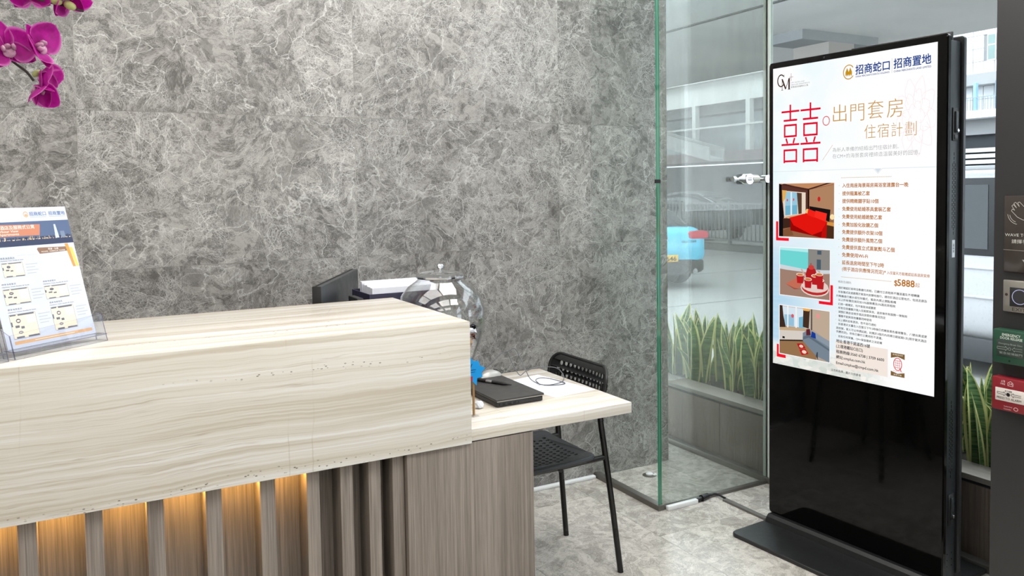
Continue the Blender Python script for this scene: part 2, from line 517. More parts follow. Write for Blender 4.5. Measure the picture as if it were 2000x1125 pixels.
# ------------------------------------------------------------------ the room shell
WALL_Y = 3.242
fl = box('floor', -2.6, 3.45, -3.0, 4.6, -0.12, -0.0015, M['grout'])
tag(fl, 'pale grout bed under the grey marble floor tiles', 'floor', kind='structure')
TW, TL_ = 0.575, 1.005
tile_me = {}
x = 2.065 - 8 * TW
ix = 0
while x < 2.9:
    y = 2.541 - 5 * TL_ + (0.5 * TL_ if ix % 2 else 0)
    if ix % 2: y -= TL_
    while y < WALL_Y + 0.9:
        x0, x1, y0, y1 = x, min(x + TW, 2.93), y, y + TL_
        if x0 < 2.69 - TW or True:
            top = WALL_Y - 0.001 if x1 < 2.66 else 4.4
            y1c = min(y1, top)
            if y1c - y0 > 0.03:
                key = (round(x1 - x0, 3), round(y1c - y0, 3))
                if key not in tile_me:
                    me = bpy.data.meshes.new('floor_tile')
                    me.from_pydata(boxv(0.0008, key[0] - 0.0008, 0.0008, key[1] - 0.0008, -0.003, 0.0), [], BOXF)
                    me.materials.append(M['floor_marble'])
                    tile_me[key] = me
                link('floor_tile', tile_me[key], None, fl, loc=(x0, y0, 0))
        y += TL_
    x += TW; ix += 1

wb = box('wall_back', -2.6, 2.690, WALL_Y + 0.0015, WALL_Y + 0.30, 0, 2.9, M['grout'])
tag(wb, 'tall wall clad in large grey marble slabs with white veins', 'wall', kind='structure')
xs = [-2.6, -1.975, -0.970, 0.035, 1.050, 2.045, 2.695]
zs = [0.0, 0.575, 1.150, 1.724, 2.300, 2.875]
for i in range(len(xs) - 1):
    for j in range(len(zs) - 1):
        w, h = xs[i + 1] - xs[i], zs[j + 1] - zs[j]
        box('marble_slab', 0.0008, w - 0.0008, 0, 0.0025, 0.0008, h - 0.0008, M['wall_marble'], wb, loc=(xs[i], WALL_Y, zs[j]))

wl = box('wall_left', -2.8, -2.6, -3.0, 3.55, 0, 2.9, M['plaster']); tag(wl, 'white plaster side wall beyond the counter', 'wall', kind='structure')
wr = box('wall_rear', -2.8, 3.0, -3.2, -3.0, 0, 2.9, M['plaster']); tag(wr, 'white plaster wall behind the viewer', 'wall', kind='structure')
ce = box('ceiling', -2.8, 3.0, -3.2, 4.6, 2.9, 3.05, M['ceil']); tag(ce, 'white painted ceiling above the lobby', 'ceiling', kind='structure')

# unseen ceiling light panels, added and laid out to light the room
M['lamp_face'] = emit('lamp_diffuser', (255, 250, 242), 3.0)
for k, (lx, ly, watts) in enumerate(CEILING_SPOTS):
    r = empty('added_ceiling_light', (lx, ly, 2.9))
    tag(r, 'unseen square light panel added in the lobby ceiling to light the room', 'ceiling light', 'added ceiling light panels')
    mb = MB()
    for (a, b, c, d) in ((-0.61, 0.61, -0.61, -0.58), (-0.61, 0.61, 0.58, 0.61), (-0.61, -0.58, -0.58, 0.58), (0.58, 0.61, -0.58, 0.58)):
        mb.box(a, b, c, d, -0.012, 0.0)
    mb.build('frame', M['white_plastic'], r)
    box('diffuser', -0.58, 0.58, -0.58, 0.58, -0.006, -0.001, M['lamp_face'], r)
    ld = bpy.data.lights.new('panel_lamp', 'AREA'); ld.shape = 'SQUARE'; ld.size = 1.15
    ld.energy = watts; ld.color = (1.0, 0.985, 0.965)
    lo = bpy.data.objects.new('panel_lamp', ld); COL.objects.link(lo); lo.parent = r; lo.location = (0, 0, -0.02)

# glass street front: panes in the plane x = 2.90
GX = 2.90
w1 = empty('window_1', (GX, 0, 0)); tag(w1, 'full height clear glass street front behind the display', 'window', kind='structure')
for (ya, yb) in ((2.779, 4.55), (1.10, 2.737), (-0.60, 1.09), (-2.95, -0.61)):
    me = bpy.data.meshes.new('pane')
    me.from_pydata(boxv(-0.006, 0.006, ya, yb, 0.02, 2.9), [], BOXF)
    link('pane', me, None, w1, mats=[M['glass_facade'], M['glass_edge_pale']], fm=[1, 1, 1, 0, 1, 0])
box('sill_channel', -0.022, 0.022, -2.95, 4.55, 0.0, 0.028, M['alu'], w1, 0.003)
box('pane_joint', -0.012, 0.008, 2.738, 2.778, 0.02, 2.9, plain('pale_silicone', (208, 220, 212), 0.5), w1)

# dark pillar at the right edge
pl = box('trim_1', 2.25, 2.62, 0.55, 1.321, 0, 2.9, plain('charcoal_cladding', (42, 42, 43), 0.45, vary=0.04), None, 0.003)
tag(pl, 'dark charcoal clad pillar carrying the door controls', 'pillar', kind='structure')
# ------------------------------------------------------------------ reception counter
CX1, CY0, CY1, CZ0, CZ1 = 0.963, 1.996, 2.598, 0.713, 1.056
rc = empty('reception_counter', (0, 2.3, 0))
tag(rc, 'long reception counter with thick cream veined stone block over grey oak slats', 'counter')
def inr(o, root):
    o.parent = root; o.matrix_parent_inverse = root.matrix_basis.inverted(); return o
inr(box('stone_block', -1.9, CX1, CY0, CY1, CZ0, CZ1, M['stone'], None, 0.003), rc)
inr(box('back_panel', -1.9, 0.768, 2.108, 2.13, 0.06, CZ0, M['oak']), rc)
inr(box('plinth', -1.9, 0.768, 2.10, 2.50, 0.0, 0.06, M['black_matte']), rc)
fins = [-0.126, 0.0045, 0.133, 0.263, 0.391, 0.507, 0.5954, 0.6718, 0.738]
fins = [-0.126 - 0.129 * k for k in range(1, 13)] + fins
for fx in fins:
    wd = 0.0375 if fx < 0.5 else 0.0335
    inr(box('slat', 0, wd, 0, 0.08, 0.06, CZ0 - 0.001, M['oak'], None, 0.0012, loc=(fx, 2.028, 0)), rc)
# warm light strips tucked under the stone, between the slats
fs = sorted(fins)
for a, b in zip(fs, fs[1:]):
    if a > 0.47: break
    x0, x1 = a + 0.0385, b - 0.001
    inr(box('light_strip', x0, x1, 2.036, 2.052, CZ0 - 0.008, CZ0 - 0.0005, M['led']), rc)

# staff worktop behind the stone block
sw = empty('staff_worktop', (0, 2.9, 0)); tag(sw, 'low staff worktop hidden behind the stone counter block', 'worktop')
inr(box('top', -1.6, 1.235, 2.600, 3.20, 0.722, 0.75, M['oak'], None, 0.002), sw)
inr(box('top', 0.968, 1.235, 2.5705, 2.600, 0.722, 0.75, M['oak'], None), sw)
inr(box('support', -1.55, -1.5, 2.62, 3.18, 0, 0.722, M['oak']), sw)
inr(box('support', 1.10, 1.15, 2.62, 3.18, 0, 0.722, M['oak']), sw)

# side desk
dk = empty('desk', (1.25, 2.3, 0)); tag(dk, 'low desk with thin cream stone top and grey oak front panel', 'desk')
inr(box('tabletop', CX1 + 0.0005, 1.522, 2.006, 2.569, 0.716, 0.75, M['stone_desk'], None, 0.002), dk)
inr(box('front_panel', 0.7735, 1.166, 2.008, 2.05, 0.0, 0.7125, M['oak'], None, 0.001), dk)
inr(box('pedestal', 0.7735, 1.164, 2.05, 2.50, 0.0, 0.7125, M['oak']), dk)
# ------------------------------------------------------------------ display kiosk
KA = math.radians(-86.16)
KTL = Vector((2.5503, 2.3985, 1.8928))
KU = Vector((math.cos(KA), math.sin(KA), 0))
kroot = KTL + KU * 0.3403; kroot.z = 0
kk = empty('display_kiosk', kroot, (0, 0, KA))
tag(kk, 'tall black floor-standing display showing a white Chinese wedding-stay advert', 'display')
PX0, PX1, PZ0, PZ1 = -0.363, 0.376, 0.046, 1.917
def slab(name, x0, x1, z0, z1, y0, y1, r, mat, parent, bev=0.004):
    ol = rrect(x1 - x0, z1 - z0, r, 6, (x0 + x1) / 2, (z0 + z1) / 2)
    n = len(ol)
    v = []
    rings = [(y0, bev), (y0 + bev, 0), (y1 - bev, 0), (y1, bev)]
    for (yy, ins) in rings:
        for (px, pz) in ol:
            cx, cz = (x0 + x1) / 2, (z0 + z1) / 2
            v.append((cx + (px - cx) * (1 - 2 * ins / (x1 - x0)), yy, cz + (pz - cz) * (1 - 2 * ins / (z1 - z0))))
    f = [tuple(range(n))]
    for a in range(3):
        for k in range(n):
            k2 = (k + 1) % n
            f.append((a * n + k, (a + 1) * n + k, (a + 1) * n + k2, a * n + k2))
    f.append(tuple(reversed(range(3 * n, 4 * n))))
    o = obj(name, v, f, mat, parent, True)
    o.data.polygons[0].use_smooth = False; o.data.polygons[len(f) - 1].use_smooth = False
    return o
slab('front_panel', PX0, PX1, PZ0, PZ1, 0.0, 0.022, 0.012, M['black_glass'], kk)
slab('rear_panel', PX0, PX1, PZ0, PZ1, 0.096, 0.118, 0.012, M['black_matte'], kk)
core = box('core', PX0 + 0.014, PX1 - 0.010, 0.022, 0.096, 0.03, PZ1 - 0.018, M['kiosk_metal'], kk, 0.004)
box('top_handle', -0.02, 0.36, 0.052, 0.060, PZ1 - 0.018, PZ1 + 0.012, M['black_plastic'], kk, 0.001)
bp = slab('base_plate', PX0 + 0.0, PX1 + 0.005, -0.235, 0.325, 0.0, 0.016, 0.03, M['black_matte'], kk, 0.003)
# base plate is modelled upright, so lay it down: (x, y, z) -> (x, z, y)
for v_ in bp.data.vertices:
    c = v_.co.copy(); v_.co = (c.x, c.z, 0.016 - c.y)
bp.data.update()
mb = MB()
a, b = PX0 + 0.012, PX1 - 0.012
prof = [(-0.035, 0.016), (-0.028, 0.036), (-0.016, 0.046), (0.134, 0.046), (0.146, 0.036), (0.153, 0.016)]
vv = [(a, y, z) for y, z in prof] + [(b, y, z) for y, z in prof]
n = len(prof)
mb.add(vv, [tuple(range(n)), tuple(reversed(range(n, 2 * n)))] + [(k, n + k, n + (k + 1) % n, (k + 1) % n) for k in range(n)])
mb.build('plinth', M['black_matte'], kk)

# latches, vents and sticker on the narrow side
sx = PX1 - 0.010
for zt in (1.672, 0.338):
    la = box('latch', sx - 0.002, sx + 0.004, 0.046, 0.078, zt - 0.112, zt, M['black_plastic'], kk, 0.002)
    box('latch_lever', sx + 0.002, sx + 0.010, 0.055, 0.070, zt - 0.085, zt - 0.012, M['kiosk_metal'], la, 0.003)
    v, f = lathe([(0.0, 0.0), (0.006, 0.0), (0.006, 0.004), (0.004, 0.005), (0.0, 0.005)], 16)
    obj('key_lock', [(sx + 0.010 + z, 0.0625 + x_, zt - 0.078 + y_) for x_, y_, z in v], f, M['chrome'], la, True)
    box('push_tab', sx + 0.003, sx + 0.006, 0.053, 0.072, zt - 0.106, zt - 0.092, M['black_matte'], la, 0.001)
for (z0, z1) in ((1.231, 1.516), (0.385, 0.66)):
    mb = MB()
    nrow = 19
    dz = (z1 - z0) / nrow
    for k in range(nrow):
        cols = (0,) if k in (0, nrow - 1) else ((-1, 1) if k % 2 else (-1, 0, 1))
        for c in (-1, 0, 1):
            if k < 2 and c != 0 or k > nrow - 3 and c != 0: continue
            zc = z0 + (k + 0.5) * dz + (0.5 * dz if c == 0 else 0)
            mb.box(sx - 0.001, sx + 0.0004, 0.061 + c * 0.0085 - 0.0016, 0.061 + c * 0.0085 + 0.0016, zc - dz * 0.4, zc + dz * 0.32)
    vent = mb.build('vent_slots', M['black_glass'], kk); vent['kind'] = 'stuff'
for c in (-1, 1):
    for k in range(3):
        box('screw_hole', sx - 0.001, sx + 0.0004, 0.059 + c * 0.014 - 0.002, 0.059 + c * 0.014 + 0.002, 0.08 + k * 0.022, 0.084 + k * 0.022, M['black_glass'], kk)
P = Print(lambda u, v, l: (sx + 0.0004 + l * 0.0002, 0.054 + u, 1.222 - v))
P.rect(0, 0, 0.018, 0.060, (222, 226, 230), 0)
for k in range(10):
    P.rect(0.004, 0.012 + k * 0.0034, 0.014, 0.0128 + k * 0.0034 + (0.0012 if k % 3 else 0.0), (70, 74, 84), 1)
P.build('sticker', M['print_ink'], kk)
v, f = lathe([(0.004, 0.0), (0.004, 0.001), (0.0, 0.001)], 14)
obj('camera_dot', [(-0.10 + x_, -0.0006 - z, 1.905 + y_) for x_, y_, z in v], f, M['kiosk_metal'], kk)

# ---- the lit screen
g = NT('lit_screen_ground')
tc = g.n('TexCoord').outputs['Object']
sep = g.n('SeparateXYZ', {0: tc})
nz = g.noise(tc, 3.0, 5, 0.55).outputs[0]
leftness = g.ramp(sep.outputs[0], -0.35, 0.18, 1.0, 0.0)
upper = g.math('MULTIPLY', g.ramp(nz, 0.40, 0.72), g.math('MULTIPLY', leftness, 0.75))
sea = g.math('MULTIPLY', g.ramp(sep.outputs[2], 1.45, 0.95, 0.0, 1.0), g.ramp(sep.outputs[0], -0.36, 0.14, 1.0, 0.0))
sea = g.math('MULTIPLY', sea, g.ramp(sep.outputs[2], 0.74, 0.80, 0.0, 1.0))
rip = g.noise(g.n('VectorMath', {0: tc, 1: (6, 1, 60)}, operation='MULTIPLY').outputs[0], 1.0, 4).outputs[0]
col = g.mix(upper, (1, 1, 1, 1), lin((206, 245, 252)))
col = g.mix(g.math('MULTIPLY', sea, g.ramp(rip, 0.2, 0.8, 0.8, 1.0)), col, lin((176, 214, 236)))
town = g.math('MULTIPLY', g.ramp(sep.outputs[2], 0.80, 0.72, 0.0, 1.0), g.ramp(sep.outputs[0], 0.02, 0.22, 1.0, 0.0))
vt = g.vor(g.n('VectorMath', {0: tc, 1: (1, 1, 1.6)}, operation='MULTIPLY').outputs[0], 42, 'F1')
tcol = g.mix(g.n('SeparateColor', {0: vt.outputs['Color']}).outputs[0], lin((196, 206, 196)), lin((244, 238, 228)))
col = g.mix(g.math('MULTIPLY', town, 0.8), col, tcol)
M['screen'] = g.done(g.n('Emission', {'Color': col, 'Strength': 1.0}))
SX0, SZ1, SW, SH = -0.3403, 1.8928, 0.6806, 1.21
scr = box('screen', SX0, SX0 + SW, -0.0012, 0.001, SZ1 - SH, SZ1, M['screen'], kk)
scr['label'] = 'lit white and pale blue advertising screen'
kp = lambda u, v, l: (SX0 + u, -0.0013 - l * 0.00012, SZ1 - v)
T = Print(kp)
NAVY, GOLD, GOLD2, RED, GREY, BLK, BROWN = (22, 62, 140), (200, 146, 22), (203, 150, 62), (232, 8, 44), (150, 150, 152), (52, 52, 54), (58, 36, 22)
ORG = (184, 110, 4)
# corporate ring logo
T.ring(0.3459, 0.0575, 0.0238, 0.0275, 0.0035, GOLD, 2, 35, 325, 40)
for s in (-1, 1):
    T.poly([(0.3459 + s * 0.0, 0.0575), (0.3459 + s * 0.0065, 0.041), (0.3459 + s * 0.0135, 0.0575), (0.3459 + s * 0.0135, 0.0665), (0.3459 + s * 0.0105, 0.074), (0.3459 + s * 0.007, 0.066), (0.3459 + s * 0.0035, 0.074), (0.3459 + s * 0.0, 0.066)][::(1 if s < 0 else -1)], GOLD, 2)
T.text('招商蛇口', 0.3742, 0.0680, 0.5087, 0.0375, NAVY, 3, 0.016)
T.text('CHINA MERCHANTS SHEKOU HOLDINGS', 0.3743, 0.0815, 0.5079, 0.0088, NAVY, 3, 0.010)
T.line((0.5175, 0.031), (0.5175, 0.083), 0.0008, GREY, 2)
T.text('招商置地', 0.5242, 0.0664, 0.6592, 0.0375, NAVY, 3, 0.016)
T.text('CHINA MERCHANTS LAND LIMITED', 0.5244, 0.0822, 0.6595, 0.0092, NAVY, 3, 0.010)
# CM+ mark
T.ring(0.0400, 0.0525, 0.0190, 0.0256, 0.0046, BROWN, 2, 42, 318, 30)
T.line((0.0545, 0.030), (0.0545, 0.040), 0.0018, BROWN); T.line((0.0545, 0.065), (0.0545, 0.075), 0.0018, BROWN)
for (p, q, w) in (((0.0455, 0.0475), (0.0455, 0.091), 0.0022), ((0.0455, 0.0475), (0.0625, 0.088), 0.0060), ((0.0625, 0.088), (0.0780, 0.0475), 0.0024), ((0.0790, 0.0475), (0.0790, 0.091), 0.0070)):
    T.line(p, q, w, BROWN, 3)
for (p, q) in (((0.0405, 0.0910), (0.0510, 0.0910)), ((0.0725, 0.0910), (0.0850, 0.0910)), ((0.0410, 0.0475), (0.0480, 0.0475)), ((0.0765, 0.0475), (0.0850, 0.0475))):
    T.line(p, q, 0.0016, BROWN, 3)
T.line((0.0885, 0.0285), (0.0885, 0.0585), 0.0016, (150, 110, 96)); T.line((0.0785, 0.0435), (0.0985, 0.0435), 0.0016, (150, 110, 96))
T.text('CM+ HOTELS AND', 0.0878, 0.0690, 0.1521, 0.0072, GREY); T.text('SERVICED APARTMENTS', 0.0878, 0.0776, 0.1754, 0.0072, GREY); T.text('香港酒店及服務式公寓', 0.0878, 0.0868, 0.1680, 0.0072, BROWN)
# big double-happiness character, drawn stroke by stroke
def happy(u0, u1, v0, v1, wv, wh):
    w = u1 - u0; h = v1 - v0
    X = lambda a: u0 + a * w
    Y = lambda b: v0 + b * h
    L = lambda a, b, c, d, k: T.line((X(a), Y(b)), (X(c), Y(d)), k, RED, 3)
    L(0.0, 0.118, 1.0, 0.118, wh); L(0.5, 0.0, 0.5, 0.262, wv); L(0.12, 0.268, 0.88, 0.268, wh)
    for (a, b, c, d) in ((0.14, 0.352, 0.86, 0.542), (0.12, 0.78, 0.88, 1.0)):
        L(a, b, c, b, wh); L(a, d - (0.03 if d > 0.9 else 0), c, d - (0.03 if d > 0.9 else 0), wh); L(a + 0.04, b, a + 0.04, d, wv); L(c - 0.04, b, c - 0.04, d, wv)
    L(0.26, 0.575, 0.34, 0.665, wv); L(0.74, 0.575, 0.66, 0.665, wv); L(0.0, 0.684, 1.0, 0.684, wh)
happy(0.0425, 0.1280, 0.1526, 0.3855, 0.0074, 0.0076)
happy(0.1335, 0.2255, 0.1530, 0.3855, 0.0074, 0.0076)
T.ring(0.2502, 0.2304, 0.0160, 0.0185, 0.0029, RED, 3)
TH = -0.012
for ch, a, b, vb in (('出', 0.2800, 0.3375, 0.2375), ('門', 0.3540, 0.4105, 0.2395), ('套', 0.4250, 0.4860, 0.2368), ('房', 0.5000, 0.5600, 0.2382)):
    T.text(ch, a, vb - 0.003, b, 0.0735, GOLD2, 3, TH)
for ch, a, b in (('住', 0.4120, 0.4565), ('宿', 0.4640, 0.5075), ('計', 0.5170, 0.5590), ('劃', 0.5680, 0.6105)):
    T.text(ch, a, 0.3050, b, 0.0560, GOLD2, 3, TH)
T.line((0.2340, 0.3811), (0.2788, 0.3243), 0.0012, GOLD2)
T.text('為新人準備的結婚出門住宿計劃。', 0.2789, 0.3500, 0.5457, 0.0180, GREY, 3, -0.008)
T.text('在CM+的海景套房裡締造溫馨美好的回憶。', 0.2790, 0.3745, 0.6231, 0.0185, GREY, 3, -0.008)
# faint peony outline
random.seed(3)
PK = (252, 226, 232)
for ringi, (rr_, npet) in enumerate(((0.03, 5), (0.052, 7), (0.075, 9))):
    for k in range(npet):
        a0 = 2 * PI * k / npet + ringi * 0.4
        pts = []
        for t in range(9):
            s = t / 8
            a = a0 + (s - 0.5) * 2.2 * PI / npet * 1.25
            r_ = rr_ * (0.62 + 0.55 * math.sin(PI * s) + 0.05 * math.sin(5 * PI * s + k))
            pts.append((min(0.678, 0.608 + r_ * 0.86 * math.cos(a)), 0.243 + r_ * 1.55 * math.sin(a)))
        T.path(pts, 0.0011, PK, 2)
# notched divider
T.path([(0.0, 0.4182), (0.4492, 0.4193), (0.4665, 0.4371), (0.4839, 0.4194), (0.6801, 0.4204)], 0.0022, (226, 234, 240), 2)
T.poly([(0.4530, 0.4193), (0.4665, 0.4340), (0.4800, 0.4194)], (216, 226, 232), 2)
for k in range(46):
    u = 0.3158 + (0.5161 - 0.3158) * k / 45
    T.rect(u, 0.4488, u + 0.0026, 0.4506, (196, 150, 60)); u2 = u + 0.0021; T.rect(u2, 0.8243, u2 + 0.0026, 0.8261, (196, 150, 60))
items = [('入住南座海景兩房兩浴室連露台一晚', .5817, .4876), ('提供龍鳳被乙套', .4349, .5176), ('提供精緻囍字貼10個', .4692, .5462), ('免費使用結婚茶具套裝乙套', .5171, .5756),
         ('免費使用結婚跪墊乙套', .4837, .6049), ('免費加設化妝鏡乙個', .4682, .6346), ('免費提供額外衣架10個', .4850, .6628), ('免費提供額外風筒乙個', .4844, .6912),
         ('免費提供直立式蒸氣熨斗乙個', .5329, .7202), ('免費使用Wi-Fi', .4286, .7492), ('延長退房時間至下午2時', .4923, .7785)]
for k, (s, u1, vb) in enumerate(items):
    T.text(s, 0.3218, vb - 0.0022, u1, 0.0172, ORG, 3, 0.018)
    T.rect(0.3072, vb - 0.0092, 0.3090, vb - 0.0074, ORG)
T.text('(視乎酒店供應情況而定)*', 0.3220, 0.8003, 0.5000, 0.0165, ORG, 3, 0.014)
T.text('入住當天方能確認延長退房安排', 0.5043, 0.7992, 0.6619, 0.0122, ORG, 3, 0.010)
T.text('條款及細則:', 0.3053, 0.8480, 0.3620, 0.0100, (110, 110, 112))
T.text('$', 0.5325, 0.8385, 0.5448, 0.0280, ORG, 3, 0.012)
T.text('5888', 0.5450, 0.8385, 0.6080, 0.0340, ORG, 3, 0.014)
T.text('起', 0.6107, 0.8358, 0.6266, 0.0160, ORG)
terms = [('須於確認訂房時全數繳付房租，已繳付之房租將不獲退還及不得轉讓', .3064, .6260, .8720), ('所有儀式及遊戲需於客房內安靜地進行，請勿於酒店公眾地方，包括走廊及', .3064, .6532, .8880),
         ('升降機進行擺水或任何儀式，客房內禁止燃點香燭', .2974, .5398, .9037), ('以上所有價目須另加10%服務費及3%酒店房租稅', .3067, .5377, .9181), ('訂房一經確定，均不能取消或變更', .3067, .4621, .9343),
         ('所有住宿優惠只限入住期間享用，退房後所有服務一律無效', .3068, .5823, .9495), ('須預訂專房並視乎酒店房間供應情況而定', .3069, .5004, .9645), ('優惠不能與其他優惠同時使用', .3070, .4445, .9802),
         ('以上資料如有更改，恕不另行通知', .3071, .4626, .9959), ('如香港天文臺在入住當日下午2時後仍然懸掛黑色暴雨警告，八號台風或更', .3072, .6544, 1.0111), ('高信號，客人可以申請延期，則需於3個月內另擇日期延期1次(視乎當天酒店', .2980, .6529, 1.0272),
         ('供應而定)，所有已繳付之費用恕不退還。', .2981, .4885, 1.0412), ('如有任何爭議，CM+保留最終之決定權', .3074, .4873, 1.0584)]
for s, a, b, vb in terms:
    T.text(s, a, vb - 0.0012, b, 0.0098, (58, 58, 62), 3, 0.012)
    if a > 0.3: T.rect(0.2960, vb - 0.0060, 0.2972, vb - 0.0048, (84, 84, 88))
T.rect(0.2956, 1.0722, 0.5100, 1.1739, (244, 232, 222), 1)
for s, a, b, vb, c in (('地址:香港干諾道西16號', .2983, .4395, 1.0799, BLK), ('(上環港鐵站C出口)', .2984, .4108, 1.1000, BLK), ('租務熱線:3560 6738 | 3709 6600', .2985, .4961, 1.1211, BLK), ('網址:cmplus.com.hk', .2986, .4208, 1.1419, BLK), ('Email:cmplus@cmpd.com.hk', .2987, .4741, 1.1640, BLK), ('以合約為準，圖片只供參考', .2770, .4032, 1.1946, (110, 112, 114))):
    T.text(s, a, vb - 0.002, b, 0.0145 if vb < 1.17 else 0.0105, c, 3, 0.016)
# small brown and red badge
T.poly([(0.5219, 1.0813), (0.5742, 1.0813), (0.5742, 1.1010), (0.5480, 1.0935), (0.5219, 1.1010)][::-1], (128, 98, 58), 2)
T.poly([(0.5219, 1.1650), (0.5742, 1.1650), (0.5742, 1.1480), (0.5480, 1.1545), (0.5219, 1.1480)], (128, 98, 58), 2)
T.text('香港囍事首選', 0.5290, 1.0892, 0.5670, 0.0058, (240, 232, 214)); T.text('囍事之選', 0.5330, 1.1610, 0.5630, 0.0058, (240, 232, 214))
T.ring(0.5480, 1.1205, 0.0165, 0.0235, 0.0026, (218, 24, 40), 2)
for a in (-0.0065, 0.0, 0.0065): T.line((0.5480 + a, 1.104), (0.5480 + a, 1.137), 0.0012, (218, 24, 40))
for a in (-0.012, -0.004, 0.004, 0.012): T.line((0.536, 1.1205 + a), (0.560, 1.1205 + a), 0.0012, (218, 24, 40))
T.line((0.5560, 1.1350), (0.5620, 1.1450), 0.0030, (218, 24, 40))
T.text('CHINESE WEDDING', 0.5300, 1.1475, 0.5660, 0.0038, (218, 24, 40))
# red corner brackets
for pts in ([(0.0156, 0.6211), (0.0266, 0.6211), (0.0266, 0.6880), (0.0789, 0.6880), (0.0789, 0.6997), (0.0156, 0.6997)], [(0.2715, 0.8609), (0.2829, 0.8609), (0.2829, 0.9390), (0.2203, 0.9390), (0.2203, 0.9276), (0.2715, 0.9276)],
            [(0.0198, 1.1270), (0.0300, 1.1270), (0.0300, 1.1670), (0.0642, 1.1670), (0.0642, 1.1801), (0.0198, 1.1801)]):
    T.poly(pts[::-1], (244, 20, 40), 2)
T.build('lettering', M['screen_ink'], scr)

def picture(name, u0, v0, u1, v1, shapes, border=True):
    P = Print(kp)
    if border: P.rect(u0 - 0.003, v0 - 0.003, u1 + 0.003, v1 + 0.003, (250, 250, 250), 1)
    for k, s in enumerate(shapes):
        c, pts = s
        P.poly([(u0 + a * (u1 - u0), v0 + b * (v1 - v0)) for a, b in pts][::-1], c, 2 + k * 0.12)
    return P.build(name, M['screen_ink'], scr)
def R4(a, b, c, d): return [(a, b), (c, b), (c, d), (a, d)]
def EL(cx, cy, rx, ry, n=18): return [(cx + rx * math.cos(2 * PI * i / n), cy + ry * math.sin(2 * PI * i / n)) for i in range(n)]
picture('bedroom_photo', 0.0302, 0.4680, 0.2863, 0.6822, [
    ((150, 100, 72), R4(0, 0, 1, 1)), ((196, 138, 96), [(0.05, 0), (1, 0), (1, 0.02), (0.55, 0.11), (0.05, 0.02)]), ((74, 44, 36), [(0.1, 0.0), (0.3, 0.05), (0.55, 0.1), (0.55, 0.14), (0.04, 0.02)]),
    ((92, 54, 44), [(0.04, 0.02), (0.55, 0.14), (0.55, 0.58), (0.04, 0.6)]), ((176, 132, 98), [(0.57, 0.12), (1, 0.03), (1, 0.6), (0.57, 0.5)]), ((26, 18, 18), [(0.54, 0.1), (0.565, 0.1), (0.565, 0.55), (0.54, 0.55)]),
    ((60, 36, 30), [(0.55, 0.10), (0.88, 0.0), (0.96, 0.0), (0.55, 0.125)]),
    ((232, 214, 196), [(0.06, 0.13), (0.50, 0.17), (0.50, 0.58), (0.1, 0.65)]), ((150, 200, 222), [(0.12, 0.15), (0.35, 0.17), (0.35, 0.57), (0.12, 0.6)]), ((112, 178, 204), [(0.12, 0.42), (0.35, 0.40), (0.35, 0.57), (0.12, 0.6)]),
    ((222, 234, 240), [(0.22, 0.16), (0.25, 0.16), (0.25, 0.59), (0.22, 0.59)]), ((220, 90, 90), EL(0.16, 0.31, 0.014, 0.025)), ((220, 90, 90), EL(0.28, 0.30, 0.014, 0.025)),
    ((88, 62, 46), [(0.34, 0.17), (0.43, 0.18), (0.43, 0.56), (0.37, 0.57)]), ((226, 176, 92), [(0.06, 0.12), (0.15, 0.13), (0.12, 0.28), (0.07, 0.36)]), ((16, 15, 18), [(0, 0), (0.05, 0.02), (0.05, 0.3), (0.1, 0.62), (0.08, 0.68), (0.08, 1), (0, 1)]),
    ((214, 170, 130), [(0.09, 0.63), (0.46, 0.56), (0.56, 0.58), (0.2, 0.66)]), ((62, 38, 28), [(0.08, 0.66), (0.26, 0.65), (0.22, 0.82), (0.08, 0.85)]), ((128, 84, 54), [(0.08, 0.88), (0.22, 0.82), (0.28, 0.97), (0.08, 1)]),
    ((24, 20, 20), [(0.57, 0.42), (0.94, 0.48), (0.92, 0.70), (0.57, 0.55)]), ((232, 190, 110), EL(0.53, 0.52, 0.03, 0.05)), ((250, 226, 170), EL(0.97, 0.61, 0.04, 0.05)), ((214, 150, 70), [(0.89, 0.70), (1, 0.71), (1, 0.78), (0.88, 0.75)]),
    ((74, 44, 26), [(0.87, 0.76), (1, 0.78), (1, 1), (0.86, 1)]), ((196, 40, 40), EL(0.74, 0.29, 0.026, 0.045)),
    ((150, 8, 6), [(0.22, 0.66), (0.30, 0.62), (0.85, 0.72), (0.87, 0.99), (0.78, 0.99), (0.22, 0.88)]), ((226, 22, 14), [(0.20, 0.64), (0.52, 0.55), (0.88, 0.70), (0.82, 0.86), (0.62, 0.95), (0.28, 0.78)]), ((190, 14, 10), [(0.80, 0.84), (0.88, 0.70), (0.87, 0.99), (0.78, 0.99)]),
    ((242, 34, 24), [(0.55, 0.47), (0.68, 0.52), (0.66, 0.63), (0.53, 0.58)]), ((248, 44, 32), [(0.68, 0.50), (0.88, 0.55), (0.86, 0.70), (0.66, 0.62)])])
cups = [(0.42, 0.62), (0.58, 0.70), (0.72, 0.62), (0.82, 0.70), (0.80, 0.58)]
